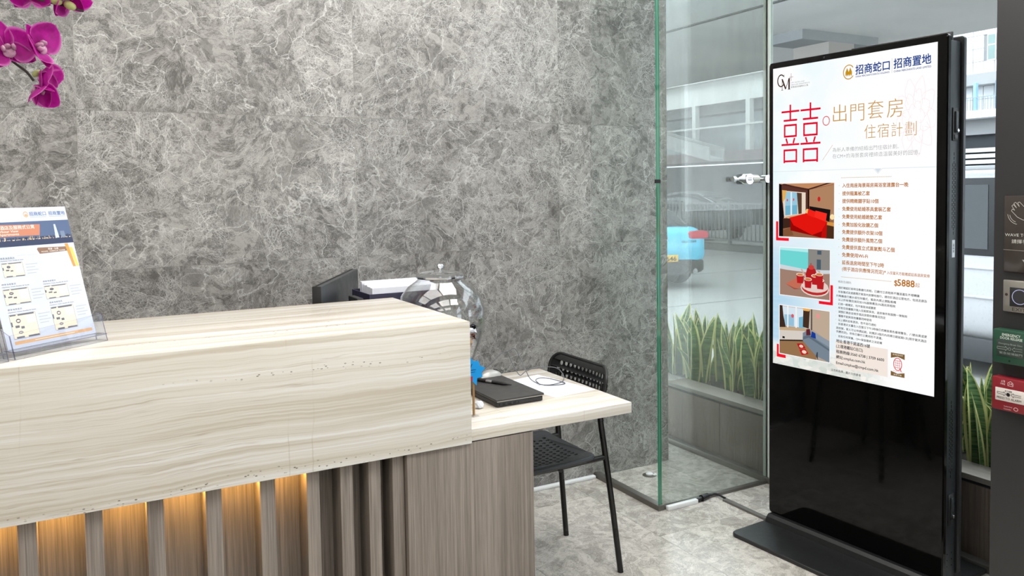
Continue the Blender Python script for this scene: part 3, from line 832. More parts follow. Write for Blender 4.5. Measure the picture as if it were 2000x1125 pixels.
tea = [((166, 134, 116), R4(0, 0, 1, 1)), ((112, 214, 212), [(0, 0), (0.58, 0), (0.58, 0.43), (0, 0.36)]), ((176, 236, 236), [(0, 0), (0.58, 0), (0.58, 0.07), (0, 0.05)]), ((140, 136, 132), [(0.58, 0), (1, 0), (1, 0.42), (0.58, 0.43)]),
       ((74, 92, 104), R4(0.76, 0.02, 0.84, 0.1)), ((74, 92, 104), R4(0.75, 0.2, 0.83, 0.4)), ((206, 214, 218), [(0, 0.36), (0.6, 0.43), (1, 0.40), (1, 0.47), (0.6, 0.52), (0, 0.45)]), ((160, 128, 112), [(0, 0.46), (1, 0.5), (1, 1), (0, 1)]),
       ((196, 110, 88), [(0.12, 0.76), (0.34, 0.62), (0.50, 0.66), (0.5, 0.8), (0.3, 0.84)]), ((158, 82, 66), [(0.12, 0.76), (0.30, 0.83), (0.44, 0.84), (0.3, 0.86)]),
       ((228, 214, 204), EL(0.71, 0.80, 0.28, 0.16)), ((188, 44, 44), EL(0.71, 0.79, 0.26, 0.145)), ((226, 206, 196), EL(0.71, 0.75, 0.265, 0.13)),
       ((178, 30, 34), [(0.56, 0.40), (0.60, 0.36), (0.68, 0.36), (0.73, 0.42), (0.78, 0.60), (0.72, 0.68), (0.56, 0.66), (0.52, 0.58)]), ((206, 64, 60), EL(0.64, 0.37, 0.06, 0.05)), ((150, 100, 90), EL(0.635, 0.31, 0.018, 0.03)),
       ((210, 170, 160), [(0.43, 0.42), (0.46, 0.42), (0.54, 0.56), (0.53, 0.62)]), ((190, 160, 150), [(0.75, 0.42), (0.82, 0.44), (0.80, 0.58), (0.77, 0.56), (0.79, 0.46)])]
for cx, cy in cups:
    tea += [((184, 30, 34), [(cx - 0.075, cy - 0.08), (cx + 0.075, cy - 0.08), (cx + 0.06, cy + 0.1), (cx - 0.06, cy + 0.1)]), ((240, 226, 216), EL(cx, cy - 0.08, 0.078, 0.035)), ((206, 126, 66), EL(cx, cy - 0.078, 0.062, 0.025))]
picture('tea_set_photo', 0.0355, 0.7272, 0.2687, 0.9202, tea)
picture('lounge_photo', 0.0340, 0.9645, 0.2688, 1.1625, [
    ((176, 160, 142), R4(0, 0, 1, 1)), ((206, 202, 198), [(0, 0), (0.62, 0), (0.62, 0.4), (0, 0.42)]), ((214, 230, 240), R4(0.06, 0.02, 0.52, 0.40)), ((150, 192, 216), [(0.1, 0.18), (0.30, 0.16), (0.30, 0.40), (0.1, 0.40)]), ((120, 182, 210), [(0.40, 0.2), (0.52, 0.16), (0.52, 0.40), (0.40, 0.42)]),
    ((242, 242, 240), R4(0.16, 0.0, 0.185, 0.44)), ((242, 242, 240), R4(0.33, 0.0, 0.36, 0.44)), ((222, 92, 100), EL(0.27, 0.19, 0.028, 0.04)), ((62, 44, 34), [(0, 0), (0.06, 0), (0.08, 0.2), (0.13, 0.44), (0, 0.46)]), ((66, 46, 34), [(0.49, 0.0), (0.62, 0.0), (0.60, 0.4), (0.48, 0.38)]),
    ((236, 176, 92), [(0.47, 0.0), (0.64, 0.0), (0.60, 0.05), (0.50, 0.05)]), ((190, 170, 148), [(0.67, 0.02), (1, 0.0), (1, 0.6), (0.67, 0.4)]), ((54, 48, 44), R4(0.645, 0.0, 0.665, 0.42)), ((232, 150, 150), EL(0.78, 0.12, 0.035, 0.05)),
    ((196, 166, 128), [(0, 0.46), (0.56, 0.40), (0.58, 0.44), (0, 0.52)]), ((214, 206, 196), [(0, 0.52), (0.52, 0.46), (0.52, 0.66), (0, 0.72)]), ((20, 20, 20), R4(0.06, 0.64, 0.11, 0.68)), ((52, 40, 32), [(0, 0.72), (0.5, 0.64), (0.5, 0.67), (0, 0.75)]),
    ((150, 114, 78), [(0, 0.75), (0.5, 0.67), (0.75, 0.9), (0.75, 1), (0, 1)]), ((120, 134, 148), [(0.48, 0.50), (0.62, 0.42), (1, 0.60), (1, 1), (0.74, 0.92), (0.48, 0.66)]), ((96, 108, 122), [(0.48, 0.58), (0.60, 0.52), (1, 0.74), (1, 0.78), (0.60, 0.58), (0.48, 0.64)]),
    ((140, 152, 164), [(0.62, 0.42), (1, 0.58), (1, 0.70), (0.62, 0.52)]), ((62, 70, 82), [(0.76, 0.84), (0.78, 0.84), (0.78, 1), (0.74, 0.92)]), ((96, 36, 44), [(0.55, 0.42), (0.62, 0.40), (0.64, 0.52), (0.55, 0.54)]), ((26, 60, 150), [(0.66, 0.44), (0.73, 0.47), (0.74, 0.58), (0.64, 0.56)]),
    ((184, 22, 30), [(0.36, 0.74), (0.48, 0.72), (0.54, 0.81), (0.41, 0.84)]), ((196, 26, 34), [(0.41, 0.85), (0.54, 0.82), (0.60, 0.91), (0.46, 0.96)]), ((246, 210, 190), EL(0.45, 0.78, 0.04, 0.03)), ((246, 216, 196), EL(0.51, 0.885, 0.045, 0.035))])
M['screen_ink'].cycles.emission_sampling = 'NONE'      # tiny coloured print on the lit screen: the screen sheet itself is the sampled light
# ------------------------------------------------------------------ chair
ch = empty('chair', (1.53, 2.56, 0))
tag(ch, 'black perforated plastic chair with thin tubular legs at the desk end', 'chair')
def hole(cx, cy, rx, ry, n=10):
    return [(cx + rx * math.cos(2 * PI * i / n), cy + ry * math.sin(2 * PI * i / n)) for i in range(n)]
holes = []
for row, (zz, n, off) in enumerate(((0.046, 12, 0.0), (0.023, 13, 0.5), (0.000, 13, 0.0), (-0.023, 13, 0.0))):
    for k in range(n):
        holes.append(hole((k - (n - 1) / 2) * 0.0255, zz, 0.0088, 0.0092))
me = plate2d('backrest', rrect(0.388, 0.165, 0.050, 8), holes, 0.0032)
bx0 = 1.722
for v_ in me.vertices:
    a, b, t = v_.co
    xx = bx0 + b * 0.20 - 0.035 * (abs(a) / 0.194) ** 2.4 + t
    v_.co = (xx, 2.577 - a, 0.676 + b)
me.materials.append(M['chair_plastic'])
inr(link('backrest', me), ch)
# rolled rim round the backrest
rim = []
for (a, b) in rrect(0.388, 0.165, 0.050, 8):
    rim.append((bx0 + b * 0.20 - 0.035 * (abs(a) / 0.194) ** 2.4 - 0.002, 2.577 - a, 0.676 + b))
v, f = tube(rim + rim[:1], 0.0065, 8, False)
inr(obj('backrest_rim', v, f, M['chair_plastic'], None, True), ch)
holes = []
for r_ in range(12):
    n = 12 if r_ % 2 else 11
    for k in range(n):
        hx, hy = -0.135 + r_ * 0.0235, (k - (n - 1) / 2) * 0.0252
        if abs(hy) > 0.125 and r_ > 8: continue
        holes.append(hole(hx, hy, 0.0078, 0.0078, 9))
def seat_out(k=1.0):
    pts = []
    w, d = 0.37, 0.355
    for p in rrect(d, w, 0.055, 6): pts.append(p)
    out = []
    for (px_, py_) in pts:
        # waist the back edge in between the two tubes
        if px_ > d / 2 - 0.06: px_ -= 0.030 * math.cos(min(1, abs(py_) / (w / 2)) * PI / 2)
        out.append((px_ * k, py_ * k))
    return out
me = plate2d('seat', seat_out(), holes, 0.006)
def sit(a, b, t):
    dip = -0.020 * (1 - (b / 0.185) ** 2) * (0.6 + 0.4 * math.cos(a / 0.18 * PI / 2))
    front = -0.018 * max(0, (-a - 0.10) / 0.08) ** 2
    return (1.478 + a, 2.560 + b, 0.446 + dip + front + t + 0.012 * max(0, a / 0.18) ** 2)
for v_ in me.vertices: v_.co = sit(*v_.co)
me.materials.append(M['chair_seat'])
inr(link('seat', me), ch)
so = seat_out(); so2 = []
for a, b in zip(so, so[1:] + so[:1]):
    so2 += [a, ((a[0] + b[0]) / 2, (a[1] + b[1]) / 2)]
v, f = tube([sit(a, b, -0.006) for a, b in so2 + so2[:1]], 0.0085, 8, False)
inr(obj('seat_rim', v, f, M['chair_seat'], None, True), ch)
for s, yf, ys, yb in ((-1, 2.374, 2.400, 2.408), (1, 2.745, 2.722, 2.716)):
    path = smooth_path([(1.744, yf, 0.0), (1.7185, (yf + ys) / 2, 0.25), (1.697, ys, 0.45), (1.684, yb, 0.575), (1.688, yb, 0.63), (1.706, yb, 0.70)], 5)
    v, f = tube(path, 0.0112, 10); inr(obj('rear_leg', v, f, M['chair_tube'], None, True), ch)
    path = smooth_path([(1.268, yf - s * 0.004, 0.0), (1.285, ys - s * 0.012, 0.22), (1.306, ys - s * 0.022, 0.42)], 5)
    v, f = tube(path, 0.0112, 10); inr(obj('front_leg', v, f, M['chair_tube'], None, True), ch)
    v, f = tube([(1.306, ys - s * 0.022, 0.418), (1.50, ys - s * 0.012, 0.422), (1.697, ys, 0.432)], 0.0100, 10); inr(obj('side_rail', v, f, M['chair_tube'], None, True), ch)
v, f = tube([(1.50, 2.388, 0.421), (1.50, 2.734, 0.421)], 0.008, 8); inr(obj('cross_rail', v, f, M['chair_tube'], None, True), ch)

# ------------------------------------------------------------------ things on the desk
lp = empty('laptop', (1.21, 2.30, 0.75))
tag(lp, 'closed black laptop lying on the cream desk under a pen', 'laptop')
inr(box('base', 1.130, 1.294, 2.164, 2.436, 0.7515, 0.768, plain('laptop_black', (36, 36, 37), 0.4), None, 0.003), lp)
lid = inr(box('lid', 1.125, 1.297, 2.160, 2.440, 0.7685, 0.7765, plain('laptop_lid', (56, 55, 54), 0.5), None, 0.0025), lp)
inr(box('lid_trim', 1.128, 1.294, 2.1588, 2.161, 0.7685, 0.7705, M['steel'], None), lp)
for (xa, wa) in ((1.137, 0.004), (1.150, 0.011), (1.168, 0.012), (1.188, 0.008), (1.204, 0.003)):
    inr(box('port', xa, xa + wa, 2.1632, 2.1645, 0.756, 0.762, M['black_glass'], None), lp)
for (xa, ya) in ((1.14, 2.18), (1.28, 2.18), (1.14, 2.42), (1.28, 2.42)):
    inr(box('foot', xa - 0.006, xa + 0.006, ya - 0.006, ya + 0.006, 0.75, 0.7516, M['black_plastic'], None), lp)

pr = empty('pen', (1.225, 2.385, 0.7825))
tag(pr, 'black ballpoint pen with silver band lying on the laptop lid', 'pen')
pa, pb = Vector((1.170, 2.442, 0.7822)), Vector((1.247, 2.283, 0.7822))
pdv = (pb - pa)
def along(t): return pa + pdv * t
for nm, t0, t1, r0, r1, m in (('barrel', 0.30, 0.80, 0.0056, 0.0056, 'black_plastic'), ('grip', 0.0, 0.30, 0.0052, 0.0056, 'black_matte'), ('tip', 0.80, 1.0, 0.0056, 0.0012, 'black_plastic'), ('band', 0.42, 0.56, 0.0059, 0.0059, 'chrome')):
    v, f = tube([along(t0), along(t1)], [r0, r1], 12); inr(obj(nm, v, f, M[m], None, True), pr)
v, f = tube([along(0.04) + Vector((0, 0, 0.008)), along(0.30) + Vector((0, 0, 0.0078))], 0.0012, 6); inr(obj('clip', v, f, M['chrome'], None), pr)

sh = obj('paper_sheet', [(1.514, 2.193, 0.7502), (1.463, 2.480, 0.7502), (1.300, 2.446, 0.7502), (1.348, 2.174, 0.7502)] + [(1.514, 2.193, 0.7508), (1.463, 2.480, 0.7508), (1.300, 2.446, 0.7508), (1.348, 2.174, 0.7508)],
         [(0, 1, 2, 3), (7, 6, 5, 4), (0, 4, 5, 1), (1, 5, 6, 2), (2, 6, 7, 3), (3, 7, 4, 0)], M['paper'])
tag(sh, 'blank white paper sheet on the desk beside the laptop', 'paper')

# mouse
ms = empty('computer_mouse', (1.285, 2.512, 0.75), (0, 0, math.radians(12)))
tag(ms, 'silver and black computer mouse behind the laptop', 'mouse')
def dome(name, lx, wy, z0, hz, mat, par, nx=12, ny=8):
    v, f = [], []
    for i in range(nx + 1):
        s = i / nx
        for j in range(ny + 1):
            a = PI * j / ny
            wscale = math.sin(PI * (0.06 + 0.88 * s)) ** 0.45
            hs = math.sin(PI * (0.05 + 0.90 * s)) ** 0.6
            v.append(((s - 0.5) * lx, -math.cos(a) * wy / 2 * wscale, z0 + math.sin(a) * hz * hs))
    for i in range(nx):
        for j in range(ny):
            f.append((i * (ny + 1) + j, (i + 1) * (ny + 1) + j, (i + 1) * (ny + 1) + j + 1, i * (ny + 1) + j + 1))
    f.append(tuple(range(ny + 1))); f.append(tuple(reversed(range(nx * (ny + 1), (nx + 1) * (ny + 1)))))
    f.append(tuple(i * (ny + 1) for i in range(nx + 1)) [::-1] + tuple(i * (ny + 1) + ny for i in range(nx + 1)))
    return obj(name, v, f, mat, par, True)
dome('body', 0.098, 0.058, 0.0, 0.026, M['black_plastic'], ms)
dome('top_shell', 0.090, 0.050, 0.010, 0.024, plain('mouse_silver', (176, 176, 172), 0.35, 0.3), ms)
v, f = tube([(0.018, 0, 0.030), (0.034, 0, 0.026)], 0.004, 8); obj('wheel', v, f, M['black_plastic'], ms, True)
cpts = [(1.240, 2.500, 0.770), (1.258, 2.502, 0.790), (1.290, 2.500, 0.812), (1.325, 2.500, 0.838), (1.352, 2.498, 0.845), (1.378, 2.496, 0.852), (1.388, 2.480, 0.825), (1.392, 2.450, 0.790), (1.385, 2.40, 0.762), (1.385, 2.345, 0.756), (1.405, 2.318, 0.754),
        (1.452, 2.322, 0.754), (1.487, 2.345, 0.756), (1.512, 2.390, 0.765), (1.512, 2.428, 0.778), (1.488, 2.460, 0.780), (1.448, 2.480, 0.776), (1.414, 2.478, 0.770), (1.392, 2.455, 0.772), (1.378, 2.455, 0.764), (1.368, 2.462, 0.775), (1.357, 2.490, 0.818), (1.350, 2.498, 0.842)]
cab = MB(); cab.tube(smooth_path(cpts, 6), 0.0016, 6)
lpts = [(1.388, 2.338, 0.7535), (1.400, 2.388, 0.757), (1.430, 2.408, 0.757), (1.452, 2.385, 0.757), (1.472, 2.335, 0.7535), (1.466, 2.305, 0.7535), (1.425, 2.305, 0.7535), (1.395, 2.325, 0.7535)]
cab.tube(smooth_path(lpts, 6), 0.0016, 6)
cb_ = cab.build('cable', plain('grey_cable', (84, 86, 92), 0.45), None, True); inr(cb_, ms)

# glass candy jar with a lid
JX, JY, JZ = 1.125, 2.565, 0.75
jr = empty('candy_jar', (JX, JY, JZ))
tag(jr, 'round clear glass candy jar with knobbed lid behind the counter end', 'jar')
outer = [(0.0, 0.0), (0.060, 0.0), (0.070, 0.008), (0.095, 0.050), (0.118, 0.095), (0.137, 0.140), (0.150, 0.185), (0.155, 0.225), (0.152, 0.265), (0.138, 0.305), (0.112, 0.337), (0.083, 0.357), (0.077, 0.366)]
inner = [(r_ - 0.003 if r_ > 0.01 else 0.0, z + (0.006 if z < 0.02 else 0)) for r_, z in outer]
v, f = lathe(outer + inner[::-1], 48); obj('jar_body', v, f, M['jar_glass'], jr, True)
lidp = [(0.0, 0.376), (0.030, 0.376), (0.060, 0.372), (0.080, 0.366), (0.083, 0.370), (0.082, 0.378), (0.064, 0.386), (0.030, 0.392), (0.0, 0.394)]
v, f = lathe(lidp, 40); ld_ = obj('lid', v, f, M['jar_glass'], jr, True)
v, f = lathe([(0.081, 0.3655), (0.0845, 0.368), (0.0845, 0.373), (0.081, 0.3745)], 40); obj('lid_rim', v, f, M['chrome'], ld_, True)
v, f = lathe([(0.0, 0.392), (0.006, 0.392), (0.006, 0.398), (0.012, 0.402), (0.014, 0.408), (0.010, 0.414), (0.0, 0.416)], 20); obj('knob', v, f, M['chrome'], ld_, True)
# wrapped candies in the jar
def candy_mesh():
    v, f = [], []
    prof = [(-0.026, 0.011), (-0.020, 0.008), (-0.0145, 0.003), (-0.011, 0.0080), (-0.004, 0.0105), (0.004, 0.0105), (0.011, 0.0080), (0.0145, 0.003), (0.020, 0.008), (0.026, 0.011)]
    n = 8
    for x_, r_ in prof:
        for k in range(n):
            a = 2 * PI * k / n
            fl_ = 1.0 if abs(x_) < 0.016 else (0.55 + 0.45 * (k % 2))
            v.append((x_, r_ * fl_ * math.cos(a), r_ * fl_ * math.sin(a)))
    for i in range(len(prof) - 1):
        for k in range(n):
            f.append((i * n + k, i * n + (k + 1) % n, (i + 1) * n + (k + 1) % n, (i + 1) * n + k))
    return v, f
cv_, cf_ = candy_mesh()
candy_kinds = [('pink', (232, 196, 196)), ('white', (226, 226, 232)), ('brown', (120, 62, 34)), ('black', (40, 38, 52)), ('gold', (196, 140, 60))]
cmesh = []
for nm, c in candy_kinds:
    me = bpy.data.meshes.new('wrapped_candy'); me.from_pydata(cv_, [], cf_); me.materials.append(plain('candy_wrapper_' + nm, c, 0.25)); cmesh.append(me)
random.seed(11)
cnt = 0
for layer in range(8):
    zc = JZ + 0.018 + layer * 0.024
    rmax = [0.040, 0.052, 0.066, 0.078, 0.090, 0.100, 0.108, 0.114][layer]
    for ring_r, num in ((rmax, 8), (rmax * 0.45, 3)):
        for k in range(num):
            a = 2 * PI * k / num + layer * 0.55 + random.uniform(-0.15, 0.15)
            kd = random.randrange(5)
            o = link('wrapped_candy', cmesh[kd], loc=(JX + ring_r * math.cos(a), JY + ring_r * math.sin(a), zc + random.uniform(-0.003, 0.003)), rot=(random.uniform(-0.4, 0.4), random.uniform(-0.35, 0.35), a + PI / 2 + random.uniform(-0.3, 0.3)))
            tag(o, 'small %s twist-wrapped candy inside the round glass jar' % candy_kinds[kd][0], 'candy', 'wrapped candies in the jar, ' + candy_kinds[kd][0])

# blue starburst sign on a little stand
bs = empty('price_sign', (1.036, 2.125, 0.75))
tag(bs, 'blue starburst sign on a small clear stand beside the laptop', 'sign')
inr(box('stand_foot', 1.018, 1.042, 2.108, 2.134, 0.75, 0.753, M['acrylic'], None), bs)
inr(box('post', 1.0275, 1.0325, 2.118, 2.124, 0.753, 0.868, plain('brown_card', (150, 116, 72), 0.6), None), bs)
star = []
for k in range(18):
    a = 2 * PI * k / 18 + 0.2
    r_ = (0.045 if k % 2 == 0 else 0.030) * (1 + 0.12 * math.sin(k * 2.3))
    star.append((r_ * math.cos(a), r_ * math.sin(a) * 0.95))
sa = math.radians(-24)
SP = lambda u, v, l: (1.017 + u * math.cos(sa) - math.sin(sa) * 0.0, 2.114 + u * math.sin(sa) - 0.0015 - l * 0.0003, 0.888 - v)
stp = Print(SP); stp.poly([(u, -v) for u, v in star], (20, 150, 226), 0); stp.text('W', -0.016, -0.006, 0.006, 0.022, (20, 40, 70), 1); stp.line((-0.014, 0.0), (0.016, -0.004), 0.0016, (20, 40, 70), 1); stp.line((-0.012, 0.006), (0.014, 0.003), 0.0012, (20, 40, 70), 1)
stp.rect(-0.006, 0.016, 0.006, 0.030, (170, 40, 60), 1)
inr(stp.build('burst_face', M['print_ink']), bs)
vb = [SP(u, -v, 0) for u, v in star]; n = len(vb)
vb2 = [(x_, y_ + 0.0015, z) for x_, y_, z in vb]
inr(obj('burst_card', [(x_, y_ + 0.0002, z) for x_, y_, z in vb] + vb2, [tuple(range(n)), tuple(reversed(range(n, 2 * n)))] + [(k, n + k, n + (k + 1) % n, (k + 1) % n) for k in range(n)], plain('blue_card', (20, 150, 226), 0.5)), bs)
# crumpled scrap beside the laptop
bm = bmesh.new(); bmesh.ops.create_icosphere(bm, subdivisions=2, radius=0.014)
random.seed(5)
for v_ in bm.verts: v_.co *= random.uniform(0.72, 1.12); v_.co.z = max(-0.011, v_.co.z)
me = bpy.data.meshes.new('crumpled_paper'); bm.to_mesh(me); bm.free()
o = link('crumpled_paper', me, M['paper'], loc=(1.082, 2.190, 0.761)); tag(o, 'small crumpled white paper scrap on the desk beside the laptop', 'paper scrap')

# ------------------------------------------------------------------ things behind the stone block
mon = empty('monitor', (0.74, 2.69, 0.75), (0, 0, math.atan2(0.55, 0.31)))
tag(mon, 'dark grey monitor seen from behind, standing past the counter', 'monitor')
box('housing', -0.045, 0.575, -0.010, 0.010, 0.06, 0.353, plain('monitor_back', (66, 69, 72), 0.32, 0.35), mon, 0.002)
box('bezel', -0.047, 0.577, 0.010, 0.018, 0.056, 0.355, M['black_plastic'], mon, 0.002)
box('side_cap', -0.0485, -0.0452, -0.012, 0.018, 0.056, 0.355, M['black_plastic'], mon, 0.0008)
box('neck', 0.24, 0.29, -0.03, -0.012, 0.012, 0.20, M['black_plastic'], mon, 0.003)
box('foot', 0.17, 0.36, -0.08, 0.06, 0.0, 0.012, M['black_plastic'], mon, 0.003)
fb = box('card_reader', 0.868, 0.892, 2.70, 2.80, 0.75, 1.048, M['black_matte'], None, 0.004)
tag(fb, 'slim black upright device beside the monitor', 'device')
db = empty('document_box', (1.058, 2.83, 0.75))
tag(db, 'dark navy document box behind the glass jar', 'box')
navy = plain('navy_board', (52, 50, 72), 0.4, vary=0.1, scale=12)
for nm, a in (('front', (0.924, 1.194, 2.730, 2.733, 0.754, 1.054)), ('rear', (0.924, 1.194, 2.927, 2.930, 0.754, 1.054)), ('side', (0.924, 0.927, 2.733, 2.927, 0.754, 1.054)), ('side', (1.191, 1.194, 2.733, 2.927, 0.754, 1.054)), ('bottom', (0.924, 1.194, 2.730, 2.930, 0.75, 0.754))):
    inr(box(nm, *a, navy), db)
random.seed(2)
px_ = 2.738
k = 0
while px_ < 2.905:
    th = random.uniform(0.012, 0.022)
    x0 = 0.932 + random.uniform(0, 0.006) + k * 0.0015
    o = box('paper_stack', x0, 1.182 + random.uniform(0, 0.004), px_, px_ + th - 0.0015, 0.755, 1.074 + k * 0.0006 + random.uniform(0, 0.004), M['paper'])
    tag(o, '%s white paper bundle standing in the navy document box' % ('frontmost', 'second', 'third', 'fourth', 'fifth', 'sixth', 'seventh', 'eighth', 'ninth', 'tenth', 'eleventh', 'twelfth', 'thirteenth')[k], 'paper bundle', 'paper bundles in the navy box')
    px_ += th; k += 1

# ------------------------------------------------------------------ brochure and acrylic holders on the counter
BD = Vector((0.771, 0.637, 0)); BN = Vector((-0.637, 0.771, 0)); UPZ = Vector((0, 0, 1))
th = math.radians(16)
BT = BN * math.sin(th) + UPZ * math.cos(th)         # up along the leaning sheet
BF = -BN * math.cos(th) + UPZ * math.sin(th)        # out of its face
BR0 = Vector((0.048, 2.255, 1.075))
BW, BH = 0.2335, 0.330
def bro(u, v, l=0): return tuple(BR0 + BD * (u - 1) * BW + BT * (1 - v) * BH + BF * (l * 0.00015))
lf = empty('leaflet', (-0.04, 2.18, 1.06)); tag(lf, 'printed white leaflet with skyline photo and floor plans in the acrylic holder', 'leaflet')
q = [bro(0, 1), bro(1, 1), bro(1, 0), bro(0, 0)]
qb = [tuple(Vector(p) - BF * 0.002) for p in q]
inr(obj('sheet', q + qb, [(0, 1, 2, 3), (7, 6, 5, 4), (0, 4, 5, 1), (1, 5, 6, 2), (2, 6, 7, 3), (3, 7, 4, 0)], plain('leaflet_paper', (204, 211, 226), 0.55)), lf)
B = Print(bro)
INK = (92, 98, 116)
B.ring(0.525, 0.052, 0.028, 0.022, 0.006, (204, 170, 120), 1); B.poly([(0.51, 0.062), (0.518, 0.042), (0.526, 0.056), (0.534, 0.042), (0.542, 0.062), (0.526, 0.066)][::-1], (204, 170, 120), 1)
B.text('招商蛇口', 0.565, 0.062, 0.755, 0.034, (116, 136, 178), 1, 0.02); B.text('招商置地', 0.785, 0.062, 0.98, 0.034, (116, 136, 178), 1, 0.02)
B.line((0.565, 0.074), (0.755, 0.074), 0.004, (170, 180, 204), 1); B.line((0.785, 0.074), (0.98, 0.074), 0.004, (170, 180, 204), 1)
B.rect(0, 0.105, 1, 0.285, (86, 104, 138), 1)
random.seed(9)
B.rect(0, 0.222, 1, 0.285, (54, 64, 92), 1.2)
for k in range(70):
    u = random.random(); hgt = random.uniform(0.006, 0.024)
    B.rect(u, 0.238 - hgt, u + random.uniform(0.006, 0.02), 0.242, random.choice([(70, 82, 108), (150, 140, 130), (104, 110, 126), (196, 180, 150)]), 1.4)
for k in range(60):
    u = random.random(); B.rect(u, 0.236, u + 0.006, 0.2395 + random.random() * 0.004, random.choice([(244, 224, 180), (236, 232, 226), (250, 200, 130)]), 1.6)
B.poly([(0.800, 0.24), (0.812, 0.135), (0.832, 0.135), (0.846, 0.24)], (196, 206, 220), 1.8); B.rect(0.87, 0.19, 0.92, 0.24, (120, 136, 160), 1.7)
B.poly([(0, 0.120), (0.655, 0.130), (0.625, 0.212), (0, 0.210)], (196, 130, 104), 2)
B.text('海景酒店及服務式公寓', 0.12, 0.158, 0.585, 0.032, (250, 246, 240), 3); B.text('& Harbour View', 0.12, 0.181, 0.40, 0.024, (250, 246, 240), 3); B.text('Serviced Apartments', 0.02, 0.203, 0.40, 0.024, (250, 246, 240), 3)
B.poly([(0.555, 0.318), (0.565, 0.305), (0.90, 0.312), (0.905, 0.345), (0.575, 0.352)], (138, 110, 92), 2)
B.text('南廈 · 北座', 0.68, 0.327, 0.80, 0.016, (250, 246, 240), 3); B.text('ROOMS · HARBOUR TOWER', 0.60, 0.343, 0.875, 0.014, (250, 246, 240), 3)
B.poly([(0.885, 0.290), (0.925, 0.290), (0.955, 0.470), (0.925, 0.470)], (204, 152, 76), 2.4); B.poly([(0.935, 0.320), (0.965, 0.320), (0.995, 0.470), (0.965, 0.470)], (244, 208, 96), 2.4)
B.path([(0.0, 0.372), (0.30, 0.372), (0.33, 0.352), (0.55, 0.352)], 0.003, (190, 196, 206), 1)
def plan(u0, v0, u1, v1, two=False):
    B.rect(u0, v0, u1, v1, (240, 222, 200), 1.2)
    w, h = u1 - u0, v1 - v0
    B.rect(u0 + w * 0.62, v0 + h * 0.10, u1 - w * 0.03, v0 + h * (0.42 if two else 0.75), (228, 222, 220), 1.6)
    for (a, b, c, d) in ((0.02, 0.0, 0.25, 0.06), (0.32, 0.0, 0.95, 0.07), (0.0, 0.3, 0.06, 0.5), (0.35, 0.52, 0.48, 0.62), (0.1, 0.92, 0.4, 1.0), (0.55, 0.93, 0.98, 1.0), (0.14, 0.46, 0.30, 0.56)):
        B.rect(u0 + a * w, v0 + b * h, u0 + c * w, v0 + d * h, (104, 108, 120), 2)
    B.ring(u0 + w * 0.30, v0 + h * 0.28, w * 0.09, h * 0.09, 0.008, (84, 90, 112), 2.2)
    if two: B.ring(u0 + w * 0.30, v0 + h * 0.76, w * 0.09, h * 0.06, 0.008, (120, 126, 144), 2.2)
    B.path([(u0, v0), (u1, v0), (u1, v1), (u0, v1), (u0, v0)], 0.003, (150, 152, 160), 2.2)
for (a, b, c, d, two) in ((0.14, 0.40, 0.36, 0.50, False), (0.09, 0.585, 0.355, 0.695, False), (0.09, 0.765, 0.365, 0.935, True), (0.53, 0.595, 0.795, 0.690, False), (0.545, 0.755, 0.805, 0.925, True)):
    plan(a, b, c, d, two)
    B.rect(a - 0.02, b - 0.045, c + 0.06, b - 0.018, (214, 222, 236), 1)
    B.text('標準海景套房', a, b - 0.030, a + 0.15, 0.015, INK, 2); B.text('Harbour View Studio & Suite', a, b - 0.014, c + 0.02, 0.012, INK, 2)
    for r_ in range(4): B.line((c + 0.03, b + 0.02 + r_ * 0.022), (c + 0.03 + (0.10 if r_ % 2 else 0.13), b + 0.02 + r_ * 0.022), 0.006, (182, 188, 202), 1)
B.rect(0.085, 0.952, 0.965, 0.975, (222, 176, 128), 1); B.line((0.30, 0.9635), (0.75, 0.9635), 0.004, (246, 236, 222), 2)
inr(B.build('print', M['print_ink']), lf)

def holder(name, off, label):
    r = empty(name, Vector((-0.04, 2.18, 1.056)) + off)
    tag(r, label, 'brochure holder')
    W = BW + 0.012
    o0 = BR0 + off - BD * (BW + 0.006)
    o0.z = 1.0565
    def quad(nm, a, b, c, d, nrm, t=0.002):
        a, b, c, d = (Vector(p) for p in (a, b, c, d)); n_ = Vector(nrm).normalized() * t
        vv = [a, b, c, d, a + n_, b + n_, c + n_, d + n_]
        me = bpy.data.meshes.new(nm); me.from_pydata([tuple(p) for p in vv], [], [(0, 3, 2, 1), (4, 5, 6, 7), (0, 1, 5, 4), (1, 2, 6, 5), (2, 3, 7, 6), (3, 0, 4, 7)])
        inr(link(nm, me, mats=[M['acrylic'], M['acrylic_edge']], fm=[0, 0, 1, 1, 1, 1]), r)
    fo = -BN * 0.030
    back0 = o0 + BN * 0.006
    quad('back_plate', back0, back0 + BD * W, back0 + BD * W + BT * 0.30, back0 + BT * 0.30, BN)
    f0 = o0 + fo
    quad('front_plate', f0, f0 + BD * W, f0 + BD * W + BT * 0.070, f0 + BT * 0.055, -BN)
    quad('floor_plate', o0 + fo + UPZ * 0.016, o0 + fo + BD * W + UPZ * 0.016, back0 + BD * W + UPZ * 0.016, back0 + UPZ * 0.016, UPZ)
    quad('side_plate', f0 + BD * W, back0 + BD * W, back0 + BD * W + BT * 0.075, f0 + BD * W + BT * 0.070, BD)
    quad('side_plate', f0 - BD * 0.002, back0 - BD * 0.002, back0 - BD * 0.002 + BT * 0.075, f0 - BD * 0.002 + BT * 0.055, BD)
    return r
holder('brochure_holder', Vector((0, 0, 0)), 'clear acrylic brochure holder on the counter holding the leaflet')
holder('brochure_holder', -BD * 0.262 + Vector((0, 0, 0)), 'clear acrylic brochure holder cut off by the left picture edge')
lf2 = empty('leaflet', (-0.25, 2.02, 1.06)); tag(lf2, 'beige leaflet in the holder cut off by the left edge', 'leaflet')
